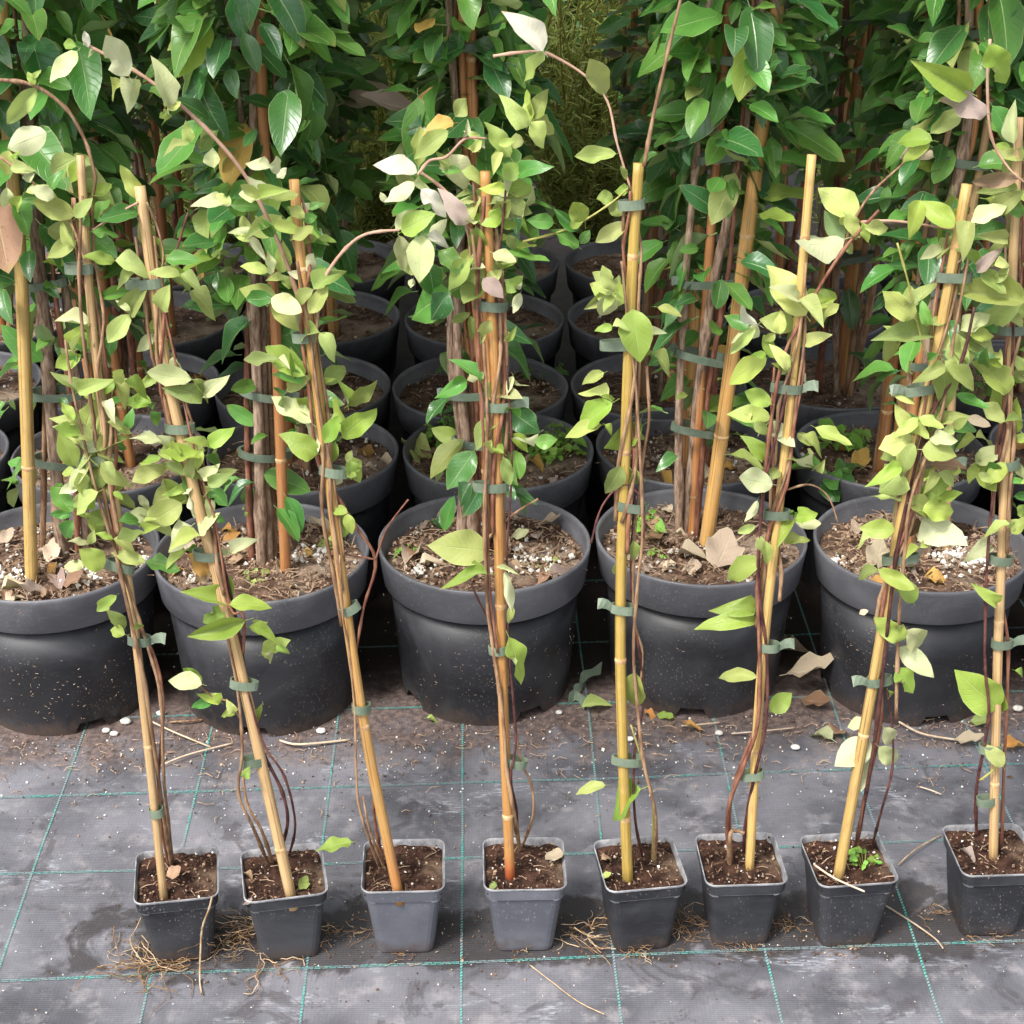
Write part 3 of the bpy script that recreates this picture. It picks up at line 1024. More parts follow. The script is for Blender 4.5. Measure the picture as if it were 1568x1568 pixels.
STEMS = {  # (material, radius px, [pixels])
    0: [('stem', 6, [(262, 1318), (243, 1200), (222, 1050), (196, 930), (168, 800), (142, 640), (122, 450), (126, 300)]),
        ('stem_red', 5, [(258, 1318), (236, 1180), (250, 1085), (238, 1010), (214, 960), (178, 850), (150, 690), (130, 520)]),
        ('stem', 5, [(264, 1315), (246, 1150), (246, 1070), (226, 990), (190, 880), (150, 760), (112, 600), (100, 520)]),
        ('stem', 5, [(-5, 122), (50, 130), (100, 165), (128, 210), (141, 250), (146, 280), (136, 330), (132, 390)]),
        ('stem', 4, [(0, 240), (40, 270), (80, 310), (110, 345), (130, 400)]),
        ('stem_green', 3, [(140, 355), (170, 335), (212, 310)])],
    1: [('stem', 5, [(412, 1315), (388, 1268), (365, 1215), (371, 1150), (364, 1060), (345, 960)]),
        ('stem_dark', 5, [(422, 1300), (440, 1265), (433, 1215), (406, 1158), (386, 1100), (364, 960), (332, 820), (292, 640), (254, 480), (238, 330)]),
        ('stem_dark', 4, [(440, 1300), (456, 1245), (436, 1190), (404, 1140), (380, 1060)]),
        ('stem', 5, [(418, 1312), (400, 1270), (378, 1230), (372, 1180)]),
        ('stem_red', 4, [(373, 1000), (372, 940), (352, 930), (330, 800), (300, 700), (270, 560), (240, 420)]),
        ('stem', 3, [(303, 1047), (325, 1066), (352, 1076), (368, 1102)]),
        ('stem', 3, [(225, 310), (240, 345), (250, 388), (246, 420)]),
        ('stem_dark', 3, [(288, 325), (268, 388), (246, 430)]),
        ('stem_pink', 3, [(212, 310), (178, 328), (142, 352)]),
        ('stem', 4, [(262, 560), (285, 620), (310, 700), (318, 780)])],
    2: [('stem', 4, [(582, 1320), (562, 1275), (549, 1230), (545, 1170), (543, 1090), (535, 1000), (525, 940), (520, 850)]),
        ('stem_red', 5, [(588, 1320), (573, 1250), (571, 1180), (551, 1090), (541, 1020), (526, 900)]),
        ('stem', 4, [(590, 1322), (566, 1270), (556, 1220)]),
        ('stem_pink', 6, [(500, 720), (480, 560), (452, 440), (410, 335), (368, 258), (300, 182), (220, 117), (128, 66)]),
        ('stem_pink', 5, [(482, 462), (500, 420), (530, 380), (562, 358), (612, 352)]),
        ('stem_red', 5, [(505, 740), (540, 800), (575, 857), (557, 930), (545, 1000)]),
        ('stem_red', 3, [(575, 857), (592, 810), (625, 765)]),
        ('stem_red', 3, [(576, 857), (548, 852), (500, 845)]),
        ('stem', 4, [(455, 400), (475, 520), (492, 640), (512, 740), (528, 860)])],
    3: [('stem', 6, [(797, 1295), (786, 1240), (776, 1180), (770, 1100), (756, 1000), (746, 920), (742, 800), (746, 640), (736, 480), (722, 350)]),
        ('stem', 4, [(797, 1288), (816, 1250), (813, 1200), (796, 1160), (786, 1080), (778, 960)]),
        ('stem_dark', 4, [(790, 1270), (792, 1230), (782, 1190), (790, 1130), (780, 1000), (776, 860), (784, 700), (776, 560)]),
        ('stem_dark', 3, [(722, 896), (738, 930), (754, 958)]),
        ('stem_dark', 3, [(775, 285), (768, 360), (760, 440), (764, 520)]),
        ('stem', 4, [(735, 838), (780, 792), (824, 764)]),
        ('stem_pink', 4, [(640, 268), (658, 246), (684, 240), (712, 213), (745, 212)]),
        ('stem_pink', 4, [(642, 262), (690, 300), (715, 350), (722, 420)]),
        ('stem_red', 5, [(742, 300), (730, 460), (738, 620), (745, 780), (750, 900), (762, 1000)]),
        ('stem', 6, [(752, 300), (772, 470), (776, 640), (770, 800), (766, 900), (778, 1050)])],
    4: [('stem', 5, [(986, 255), (1000, 180), (1025, 70), (1042, 0), (1056, -70)]),
        ('stem_pink', 4, [(755, 86), (800, 80), (838, 82), (895, 115), (930, 155), (945, 220), (966, 290)]),
        ('stem', 5, [(1002, 1312), (1004, 1250), (985, 1165), (976, 1080), (970, 1000), (976, 900), (984, 800), (974, 600), (960, 480), (952, 400)]),
        ('stem_dark', 4, [(986, 1305), (972, 1250), (972, 1150), (986, 1060), (966, 900), (972, 760)]),
        ('stem_dark', 3, [(905, 832), (922, 775), (955, 742), (984, 768), (986, 822)]),
        ('stem', 4, [(990, 560), (994, 640), (985, 700), (972, 820), (970, 940), (984, 1000), (978, 1060)]),
        ('stem_green', 4, [(1000, 1312), (1000, 1230), (988, 1180), (966, 1110)]),
        ('stem_green', 3, [(800, 370), (870, 350), (930, 315), (962, 288)])],
    5: [('stem_red', 6, [(1118, 1312), (1115, 1240), (1136, 1180), (1160, 1110), (1163, 1000), (1160, 880), (1174, 700), (1196, 560), (1232, 480), (1290, 385), (1346, 322)]),
        ('stem_red', 5, [(1122, 1312), (1117, 1250), (1128, 1190), (1166, 1080), (1178, 960), (1186, 800), (1182, 640), (1186, 560)]),
        ('stem_dark', 5, [(1138, 1300), (1150, 1200), (1172, 1110), (1174, 1000), (1162, 900), (1168, 760), (1196, 640), (1212, 560)]),
        ('stem', 4, [(1290, 385), (1312, 330), (1340, 290), (1384, 250)]),
        ('stem', 7, [(1118, 1318), (1118, 1280), (1126, 1272), (1140, 1276)]),
        ('stem', 3, [(1205, 750), (1240, 742), (1268, 760), (1283, 800)])],
    6: [('stem_dark', 6, [(1308, 1300), (1330, 1200), (1344, 1100), (1366, 900), (1382, 800), (1420, 650), (1470, 560), (1492, 470)]),
        ('stem_red', 5, [(1312, 1300), (1322, 1230), (1350, 1100), (1344, 980), (1368, 860), (1400, 720), (1440, 600)]),
        ('stem_dark', 4, [(1335, 1290), (1350, 1240), (1366, 1180), (1366, 1110), (1352, 1030)]),
        ('stem_pink', 4, [(1318, 340), (1360, 338), (1400, 342), (1462, 352)]),
        ('stem_green', 3, [(1374, 372), (1390, 430), (1406, 500), (1416, 540)]),
        ('stem_pink', 4, [(1516, 60), (1512, 130), (1518, 210), (1545, 258), (1570, 280)]),
        ('stem', 5, [(1372, 1100), (1376, 960), (1384, 860), (1396, 760), (1440, 640), (1460, 520), (1486, 380)])],
    7: [('stem_dark', 5, [(1498, 1272), (1495, 1180), (1514, 1100), (1508, 1000), (1516, 800), (1546, 600), (1552, 480)]),
        ('stem_red', 5, [(1536, 1290), (1538, 1150), (1544, 1000), (1534, 900), (1550, 740), (1540, 560), (1556, 400)]),
        ('stem_green', 3, [(1500, 1195), (1520, 1180), (1530, 1165)])],
}
TIES = {
    0: [(121, 411, 38, 0, 0), (185, 866, 42, -16, 0), (214, 980, 34, -4, 1), (150, 703, 52, 8, 0), (240, 1243, 22, 6, 0)],
    1: [(222, 434, 52, 3, 0), (275, 655, 42, 0, 0), (316, 850, 42, -5, 0), (373, 1047, 42, -8, 0), (386, 1166, 36, 4, 0)],
    2: [(468, 516, 36, 4, 0), (512, 722, 42, -8, 0), (536, 932, 30, 28, 0), (553, 1084, 28, 0, 0)],
    3: [(752, 468, 46, -4, 0), (762, 622, 46, 0, 1), (764, 994, 30, 5, 0), (790, 1167, 34, -12, 0), (752, 745, 52, 0, 0)],
    4: [(968, 313, 36, 5, 0), (945, 528, 46, 2, 0), (970, 776, 46, -6, 0), (955, 932, 36, -5, -1), (962, 1164, 48, -3, 0)],
    5: [(1205, 594, 44, -4, 1), (1190, 787, 38, 0, 0), (1178, 990, 30, 0, 1), (1152, 1186, 36, 9, 0)],
    6: [(1410, 596, 44, 10, -1), (1378, 855, 52, 5, 0), (1346, 1042, 38, 9, -1), (1462, 424, 48, 0, 0)],
    7: [(1532, 857, 36, -8, 0), (1541, 712, 36, 10, 0), (1534, 985, 32, 0, 1), (1516, 1146, 36, 0, 0), (1510, 1226, 30, 6, 0), (1549, 505, 36, 0, 0)],
}
# leaves seen one by one: tile, base x, y, tip x, y, width/length, colour
LEAVES = {
    0: [('A', 165, 400, 45, 560, .34, 'y'), ('A', 160, 390, 125, 325, .5, 'l'), ('A', 215, 608, 25, 665, .60, 'c'), ('A', 40, 690, 20, 820, .5, 'y'), ('A', 50, 770, 150, 765, .45, 'y'),
        ('A', 350, 725, 200, 805, .5, 'y'), ('A', 375, 735, 310, 845, .5, 'l'), ('A', 160, 795, 60, 835, .45, 'c'), ('A', 30, 860, 30, 995, .4, 'c'), ('A', 250, 905, 120, 860, .5, 'c'),
        ('A', 345, 990, 150, 925, .45, 'y'), ('A', 70, 920, 160, 1090, .42, 'g'), ('A', 345, 1000, 420, 905, .5, 'o'), ('A', 430, 1000, 540, 930, .55, 'g'), ('A', 425, 1065, 558, 1075, .5, 'g'),
        ('A', 350, 1105, 205, 1180, .42, 'y'), ('A', 330, 1065, 250, 950, .4, 'y'), ('A', 340, 1130, 270, 1010, .35, 'y'), ('A', 100, 900, 30, 1010, .4, 'l'), ('A', 200, 900, 330, 1010, .3, 'y'),
        ('D', 415, 300, 235, 250, .40, 'c'), ('D', 455, 325, 340, 405, .65, 'y'), ('D', 375, 430, 200, 515, .36, 'l'), ('D', 440, 640, 365, 590, .4, 'y'), ('D', 340, 730, 280, 640, .45, 'l'),
        ('D', 375, 830, 425, 620, .50, 'y'), ('D', 460, 670, 512, 575, .5, 'y'), ('D', 340, 940, 280, 790, .5, 'l'), ('D', 430, 790, 590, 745, .6, 'c'), ('D', 345, 970, 275, 965, .6, 'l'),
        ('D', 335, 1150, 225, 1045, .5, 'g'), ('D', 330, 1165, 235, 1165, .4, 'g'), ('D', 335, 1190, 270, 1305, .5, 'g'), ('D', 385, 1065, 340, 960, .5, 'y'), ('D', 395, 1140, 430, 1040, .7, 'l'),
        ('D', 430, 1205, 515, 1125, .65, 'l'), ('D', 520, 1060, 570, 1095, .5, 'l'), ('D', 475, 1410, 378, 1320, .62, 'l'), ('D', 385, 1400, 288, 1390, .65, 'c'), ('D', 470, 1040, 420, 930, .5, 'o'),
        ('D', 440, 960, 470, 860, .5, 'o'), ('D', 400, 900, 360, 1010, .5, 'y'), ('D', 460, 1240, 400, 1160, .5, 'l'), ('D', 480, 920, 540, 1010, .4, 'y'), ('D', 500, 1020, 430, 1100, .5, 'l'),
        ('G', 350, 415, 305, 465, .4, 'l'), ('G', 375, 515, 330, 458, .45, 'o'), ('G', 375, 532, 315, 512, .55, 'l'), ('G', 408, 495, 424, 540, .5, 'o'), ('G', 410, 590, 412, 555, .6, 'l')],
    1: [('A', 660, 925, 553, 750, .36, 'y'), ('A', 655, 1000, 722, 1215, .36, 'y'), ('A', 762, 1190, 916, 1185, .42, 'g'), ('A', 770, 1222, 885, 1290, .3, 'l'), ('A', 600, 1340, 435, 1365, .32, 'g'),
        ('A', 740, 1190, 690, 1080, .4, 'l'), ('A', 680, 1030, 640, 1120, .3, 'c'), ('A', 740, 1250, 680, 1160, .4, 'y'),
        ('D', 725, 310, 795, 285, .6, 'y'), ('D', 690, 310, 745, 245, .5, 'y'), ('D', 735, 320, 715, 540, .36, 'l'), ('D', 790, 440, 835, 545, .4, 'c'), ('D', 780, 560, 830, 640, .4, 'c'),
        ('D', 697, 650, 548, 640, .5, 'l'), ('D', 690, 690, 755, 785, .4, 'g'), ('D', 855, 865, 735, 900, .55, 'l'), ('D', 842, 985, 740, 915, .4, 'o'), ('D', 925, 860, 895, 985, .3, 'l'),
        ('D', 842, 985, 922, 1105, .42, 'g'), ('D', 853, 1052, 718, 1062, .3, 'l'), ('D', 835, 1050, 665, 1120, .45, 'y'), ('D', 835, 1110, 678, 1215, .55, 'y'), ('D', 880, 1215, 768, 1315, .62, 'c'),
        ('D', 960, 1040, 1042, 1125, .55, 'g'), ('D', 955, 1030, 1060, 965, .45, 'o'), ('D', 950, 1085, 992, 1205, .38, 'c'), ('D', 972, 1180, 905, 1255, .65, 'l'), ('D', 990, 1170, 1040, 1205, .5, 'g'),
        ('D', 930, 1000, 985, 930, .5, 'c'), ('D', 870, 1080, 910, 1180, .35, 'c'), ('D', 900, 960, 960, 1010, .5, 'y'), ('D', 820, 930, 800, 830, .45, 'l'), ('D', 900, 1060, 930, 1160, .4, 'y'),
        ('D', 960, 1440, 870, 1350, .55, 'r'), ('D', 980, 1390, 880, 1470, .55, 'b'), ('D', 880, 1000, 850, 890, .4, 'o'),
        ('G', 685, 440, 548, 395, .34, 'l'), ('G', 690, 430, 660, 338, .42, 'l'), ('G', 688, 442, 822, 438, .42, 'l'), ('G', 680, 452, 598, 502, .5, 'l'), ('G', 737, 490, 552, 545, .3, 'l'),
        ('G', 745, 510, 842, 555, .34, 'l'), ('G', 760, 505, 795, 488, .4, 'l'), ('G', 785, 592, 862, 550, .5, 'l'), ('G', 830, 565, 872, 598, .4, 'l'), ('G', 792, 590, 842, 628, .35, 'c'),
        ('G', 606, 682, 498, 660, .50, 'c'), ('G', 606, 676, 540, 632, .4, 'l'), ('G', 662, 735, 600, 698, .45, 'l'), ('G', 642, 730, 560, 752, .36, 'g'), ('G', 706, 772, 645, 768, .45, 'l'),
        ('G', 706, 765, 680, 730, .5, 'y'), ('G', 760, 800, 775, 745, .4, 'l'), ('G', 735, 165, 745, 180, .6, 'l'), ('I', 735, 180, 750, 145, .6, 'l')],
    2: [('A', 405, 218, 382, 138, .4, 'w'), ('A', 355, 235, 225, 378, .45, 'c'), ('A', 592, 350, 463, 148, .5, 'c'), ('A', 578, 380, 428, 452, .34, 'y'), ('A', 772, 492, 742, 255, .44, 'c'),
        ('A', 775, 505, 835, 465, .5, 'y'), ('A', 775, 510, 728, 540, .7, 'l'), ('A', 880, 650, 842, 540, .5, 'y'), ('A', 870, 660, 698, 690, .32, 'y'), ('A', 985, 772, 962, 640, .55, 'c'),
        ('A', 1242, 770, 1092, 718, .38, 'c'), ('A', 1272, 802, 1265, 705, .5, 'c'), ('A', 1282, 890, 1110, 835, .42, 'c'), ('A', 1062, 940, 862, 908, .38, 'c'), ('A', 1062, 935, 985, 880, .5, 'y'),
        ('A', 1160, 1080, 1305, 985, .5, 'y'), ('A', 1150, 1112, 1045, 1050, .25, 'y'), ('A', 1062, 945, 1212, 938, .34, 'g'), ('A', 1400, 1000, 1318, 945, .6, 'y'), ('A', 1345, 1100, 1445, 1045, .5, 'y'),
        ('A', 1232, 1250, 1092, 1198, .36, 'y'), ('A', 1245, 1262, 1235, 1148, .55, 'c'), ('A', 1290, 1255, 1312, 1108, .45, 'y'), ('A', 1400, 1245, 1462, 1150, .5, 'c'), ('A', 1275, 1392, 1088, 1300, .42, 'y'),
        ('A', 1245, 1370, 1405, 1445, .48, 'c'), ('A', 1250, 1385, 1372, 1525, .42, 'y'), ('A', 1408, 1525, 1372, 1420, .45, 'c'), ('A', 1420, 1440, 1515, 1305, .4, 'y'), ('A', 1330, 960, 1440, 935, .4, 'c'),
        ('A', 1345, 1320, 1280, 1260, .5, 'o'), ('A', 1150, 1090, 1225, 1200, .3, 'c'), ('A', 1420, 960, 1480, 920, .4, 'g'),
        ('D', 1402, 525, 1218, 408, .4, 'l'), ('D', 1392, 562, 1250, 508, .4, 'g'), ('D', 1430, 742, 1248, 592, .42, 'c'), ('D', 1432, 665, 1508, 615, .6, 'c'), ('D', 1402, 720, 1492, 875, .36, 'c'),
        ('D', 1460, 885, 1278, 798, .48, 'l'), ('D', 1490, 835, 1572, 695, .42, 'l'), ('D', 1540, 830, 1500, 945, .5, 'l'), ('D', 1370, 540, 1340, 400, .4, 'l'), ('D', 1470, 320, 1400, 400, .4, 'c'),
        ('D', 1390, 460, 1460, 440, .5, 'c'), ('D', 1470, 560, 1530, 530, .4, 'l'), ('E', 0, 810, 148, 680, .42, 'l'), ('E', 30, 900, 100, 1025, .5, 'l'), ('E', 40, 960, -30, 990, .5, 'l'),
        ('G', 1042, 60, 1090, 10, .5, 'l'), ('G', 1048, 10, 1068, 78, .5, 'l'), ('G', 1035, 240, 1010, 168, .6, 'l'), ('G', 1040, 170, 1058, 235, .5, 'l'), ('G', 1020, 40, 985, 95, .6, 'c'),
        ('I', 1056, 370, 944, 392, .5, 'l')],
    3: [('B', 925, 235, 745, 35, .40, 'w'), ('B', 860, 580, 712, 448, .42, 'y'), ('B', 882, 548, 955, 375, .42, 'o'), ('B', 872, 560, 952, 680, .6, 'y'), ('B', 870, 570, 975, 565, .4, 'y'),
        ('B', 838, 650, 745, 655, .7, 'y'), ('B', 775, 722, 660, 555, .42, 'y'), ('B', 490, 600, 318, 722, .42, 'o'), ('B', 515, 565, 360, 590, .55, 'r'), ('B', 348, 792, 148, 725, .45, 'w'),
        ('B', 335, 838, 195, 935, .42, 'c'), ('B', 365, 868, 492, 1005, .42, 'w'), ('B', 500, 710, 570, 905, .6, 'c'), ('B', 572, 1030, 448, 865, .4, 'p'), ('B', 742, 820, 838, 745, .62, 'l'),
        ('B', 760, 865, 892, 850, .6, 'l'), ('B', 752, 870, 618, 850, .42, 'l'), ('B', 735, 1015, 588, 965, .55, 'l'), ('B', 735, 1000, 818, 960, .45, 'c'), ('B', 735, 1035, 818, 1030, .55, 'l'),
        ('B', 618, 1040, 648, 1215, .42, 'l'), ('B', 275, 1065, 415, 975, .6, 'l'), ('B', 262, 1080, 268, 1235, .45, 'c'), ('B', 372, 1080, 350, 1300, .5, 'c'), ('B', 388, 1082, 532, 1132, .36, 'w'),
        ('B', 765, 1080, 805, 1155, .55, 'o'), ('B', 445, 1150, 572, 1245, .5, 'g'), ('B', 400, 1205, 430, 1385, .62, 'g'), ('B', 505, 1340, 230, 1472, .5, 'g'), ('B', 490, 1345, 380, 1500, .6, 'd'),
        ('B', 760, 1345, 830, 1260, .6, 'l'), ('B', 822, 1345, 780, 1455, .36, 'c'), ('B', 650, 1280, 745, 1365, .55, 'p'), ('B', 700, 1200, 720, 1290, .5, 'o'), ('B', 200, 930, 180, 880, .5, 'c'),
        ('B', 490, 780, 440, 690, .4, 'y'), ('B', 600, 700, 650, 620, .4, 'y'), ('B', 740, 700, 690, 800, .4, 'y'), ('B', 640, 640, 560, 600, .35, 'y'), ('B', 700, 1080, 620, 1010, .4, 'y'),
        ('B', 400, 1080, 500, 1010, .5, 'c'), ('B', 330, 1280, 310, 1340, .5, 'c'), ('B', 500, 1290, 610, 1400, .4, 'g'), ('B', 680, 1470, 625, 1565, .5, 'y'), ('B', 560, 630, 600, 540, .3, 'c'),
        ('E', 772, 685, 915, 785, .62, 'd'), ('E', 905, 790, 755, 878, .26, 'c'), ('E', 890, 835, 995, 820, .6, 'g'), ('E', 610, 870, 478, 1060, .52, 'd'), ('E', 592, 1020, 510, 1125, .55, 'd'),
        ('E', 660, 330, 620, 390, .5, 'y'), ('E', 590, 250, 620, 380, .3, 'o'), ('E', 760, 320, 775, 400, .4, 'y'), ('E', 730, 380, 745, 490, .35, 'c'), ('E', 690, 820, 655, 920, .4, 'y'),
        ('E', 745, 900, 780, 1020, .4, 'o'), ('E', 660, 1080, 650, 1170, .3, 'r'), ('E', 770, 1480, 790, 1570, .3, 'c'),
        ('G', 1468, 285, 1290, 255, .5, 'y'), ('G', 1462, 350, 1292, 352, .28, 'l'), ('H', 22, 540, 78, 688, .42, 'l'), ('H', 10, 340, 25, 470, .2, 'c'), ('H', 30, 440, 22, 520, .25, 'y'), ('G', 1490, 330, 1560, 350, .2, 'c')],
    4: [('B', 1215, 430, 1100, 250, .38, 'y'), ('B', 1262, 705, 1072, 742, .32, 'y'), ('B', 1312, 1025, 1170, 1125, .4, 'y'), ('B', 1248, 905, 1172, 912, .8, 'l'), ('B', 1318, 870, 1238, 872, .6, 'l'),
        ('B', 1115, 1015, 1048, 910, .6, 'l'), ('B', 975, 1025, 858, 1005, .5, 'g'), ('B', 1090, 1135, 968, 1050, .5, 'g'), ('B', 1090, 1060, 970, 955, .4, 'g'), ('B', 1252, 1335, 1200, 1225, .5, 'o'),
        ('B', 1250, 1345, 1135, 1290, .4, 'y'), ('B', 1255, 1340, 1358, 1362, .5, 'o'), ('B', 1240, 1350, 1188, 1475, .6, 'c'), ('B', 1335, 1420, 1372, 1675, .52, 'l'), ('B', 1280, 760, 1330, 850, .25, 'y'),
        ('E', 1245, 650, 1030, 792, .42, 'l'), ('E', 1240, 650, 1180, 620, .5, 'l'), ('E', 1385, 752, 1130, 908, .32, 'l'), ('E', 1285, 940, 1215, 1085, .5, 'o'), ('E', 1350, 950, 1345, 1115, .35, 'o'),
        ('E', 1270, 1380, 1250, 1480, .3, 'y'), ('E', 1210, 750, 1260, 800, .5, 'l'),
        ('H', 400, 645, 392, 775, .42, 'y'), ('J', 418, 212, 268, 282, .62, 'l'), ('J', 312, 200, 205, 212, .3, 'y'), ('H', 395, 250, 405, 330, .35, 'o')],
    5: [('C', 800, 1005, 628, 838, .55, 'y'), ('C', 742, 1100, 468, 1172, .48, 'c'), ('C', 745, 985, 805, 1090, .55, 'y'), ('C', 565, 1450, 385, 1212, .5, 'y'), ('C', 835, 1050, 985, 1035, .4, 'y'),
        ('C', 740, 1120, 800, 1170, .5, 'y'), ('F', 342, 290, 172, 180, .22, 'w'), ('F', 520, 300, 348, 258, .5, 'y'), ('F', 445, 335, 440, 215, .5, 'y'), ('F', 415, 445, 360, 338, .4, 'l'),
        ('F', 332, 305, 218, 425, .26, 'y'), ('F', 385, 445, 185, 562, .42, 'l'), ('F', 380, 440, 320, 420, .5, 'l'), ('F', 405, 655, 265, 602, .5, 'l'), ('F', 402, 722, 208, 678, .42, 'y'),
        ('F', 325, 740, 400, 800, .5, 'y'), ('F', 385, 905, 285, 808, .42, 'l'), ('F', 412, 1026, 238, 1008, .60, 'c'), ('F', 342, 1098, 278, 1222, .28, 'c'), ('F', 362, 1372, 118, 1468, .36, 'l'),
        ('F', 480, 500, 440, 380, .4, 'y'), ('F', 450, 520, 500, 420, .4, 'o'), ('F', 350, 1260, 380, 1390, .4, 'y'), ('H', 768, 492, 588, 482, .28, 'l'), ('H', 762, 460, 636, 430, .38, 'l'), ('H', 768, 660, 606, 642, .26, 'y'),
        ('H', 805, 762, 878, 708, .6, 'l'), ('H', 790, 250, 800, 330, .4, 'y')],
    6: [('F', 1570, 185, 1198, 105, .34, 'y'), ('F', 1062, 262, 942, 138, .5, 'y'), ('F', 1140, 335, 885, 340, .36, 'o'), ('F', 1050, 235, 1145, 150, .5, 'g'), ('F', 1200, 430, 1372, 430, .52, 'y'),
        ('F', 1310, 330, 1462, 342, .42, 'l'), ('F', 1275, 318, 1405, 232, .5, 'c'), ('F', 1190, 470, 1225, 705, .42, 'o'), ('F', 1062, 815, 905, 840, .7, 'y'), ('F', 1098, 865, 1262, 880, .7, 'y'),
        ('F', 1005, 960, 880, 1080, .8, 'y'), ('F', 1060, 835, 975, 1010, .35, 'y'), ('F', 1005, 950, 828, 1002, .35, 'l'), ('F', 1100, 1130, 1268, 1045, .5, 'l'), ('F', 1100, 1145, 1258, 1140, .5, 'l'),
        ('F', 972, 1235, 812, 1222, .48, 'l'), ('F', 1140, 935, 1345, 932, .34, 'b'), ('F', 1100, 1180, 1285, 1340, .55, 'c'), ('F', 1275, 970, 1212, 945, .6, 'l'), ('F', 1060, 1570, 1005, 1450, .5, 'l'),
        ('F', 1250, 610, 1400, 680, .3, 'g'), ('F', 1180, 620, 1200, 700, .5, 'o'), ('F', 1240, 330, 1300, 480, .4, 'y'), ('F', 1110, 880, 1180, 1000, .5, 'p'), ('F', 1060, 1290, 1110, 1400, .5, 't'),
        ('F', 940, 1340, 870, 1420, .5, 't'), ('F', 1080, 1180, 1030, 1290, .5, 'b'),
        ('C', 1135, 655, 975, 745, .36, 'l'), ('C', 1145, 645, 945, 610, .4, 'l'), ('C', 1318, 425, 1060, 285, .36, 'l'), ('C', 1398, 520, 1188, 452, .48, 'p'), ('C', 1090, 920, 1020, 1115, .36, 'l'),
        ('C', 1245, 1045, 1090, 905, .42, 'l'), ('C', 1400, 205, 1505, 415, .42, 'l'), ('C', 1545, 880, 1338, 872, .4, 'o'), ('C', 1540, 820, 1295, 845, .26, 'b'), ('C', 1490, 1100, 1360, 1080, .4, 'y'),
        ('C', 1400, 1180, 1500, 1090, .4, 'y'), ('C', 1350, 1250, 1480, 1120, .3, 'p'), ('C', 1290, 1170, 1160, 1220, .4, 'p'), ('C', 1430, 1220, 1540, 1200, .5, 'y'), ('C', 1440, 1300, 1500, 1200, .4, 'o'),
        ('H', 1212, 545, 1128, 485, .52, 'l'), ('H', 1212, 520, 1305, 588, .48, 'c'), ('H', 1192, 570, 1308, 665, .42, 'c'), ('H', 1185, 635, 1245, 708, .68, 'l'), ('H', 1160, 700, 1180, 740, .3, 'l'),
        ('H', 1210, 350, 1230, 430, .4, 'l'), ('H', 1190, 360, 1205, 430, .4, 'l'), ('J', 1108, 68, 998, 145, .55, 'c'), ('J', 1095, 10, 1030, 22, .5, 'c'), ('J', 1148, 28, 1185, 92, .5, 'c'), ('J', 1132, 85, 1202, 148, .42, 'c'),
        ('J', 1092, 125, 1082, 218, .42, 'c'), ('H', 1100, 460, 1075, 475, .6, 't')],
    7: [('F', 1500, 600, 1362, 445, .52, 'l'), ('F', 1502, 730, 1438, 595, .42, 'l'), ('F', 1532, 560, 1580, 440, .5, 'l'), ('F', 1530, 790, 1520, 640, .42, 'l'), ('F', 1480, 925, 1392, 1035, .52, 'l'),
        ('F', 1500, 1205, 1358, 1245, .4, 'y'), ('F', 1502, 1225, 1580, 1185, .5, 'y'), ('F', 1535, 830, 1600, 780, .5, 'l'), ('F', 1510, 1020, 1600, 1000, .4, 'g'), ('F', 1520, 1080, 1620, 1070, .4, 'g'),
        ('H', 1490, 755, 1382, 655, .52, 'l'), ('H', 1492, 760, 1502, 690, .3, 'l'), ('H', 1490, 70, 1452, 5, .5, 'g'), ('H', 1540, 640, 1590, 660, .4, 'l'), ('H', 1485, 440, 1440, 380, .35, 'l'), ('J', 1505, 145, 1455, 75, .5, 'y'), ('J', 1490, 150, 1480, 95, .5, 'l'),
        ('C', 1520, 660, 1515, 455, .35, 'c'), ('C', 1560, 735, 1425, 650, .4, 'y'), ('C', 1560, 990, 1450, 900, .4, 'g'), ('F', 1560, 300, 1480, 230, .4, 'y'), ('F', 1570, 260, 1500, 160, .4, 'y'), ('H', 1530, 230, 1590, 180, .5, 'y')],
}


def root_strands(mb, start, n, spread, length, rr, zmax=0.012, dirs=None, r=(0.00016, 0.00042), mi=(0, 1, 1)):
    for _ in range(n):
        a = rr.uniform(*dirs) if dirs else rr.uniform(0, 6.3)
        p = start + Vector((rr.gauss(0, spread), rr.gauss(0, spread * 0.5), rr.uniform(0, zmax)))
        p.z = max(p.z, 0.002)
        L = rr.uniform(0.4, 1.0) * length
        pts = [p.copy()]
        for k in range(6):
            a += rr.gauss(0, 0.55)
            p = p + Vector((math.cos(a), math.sin(a), rr.gauss(0, 0.35))) * (L / 6)
            p.z = min(max(p.z, 0.0018), 0.035)
            pts.append(p.copy())
        mb.tube(smooth_path(pts, 2), rr.uniform(*r), 4, False, rr.choice(mi))


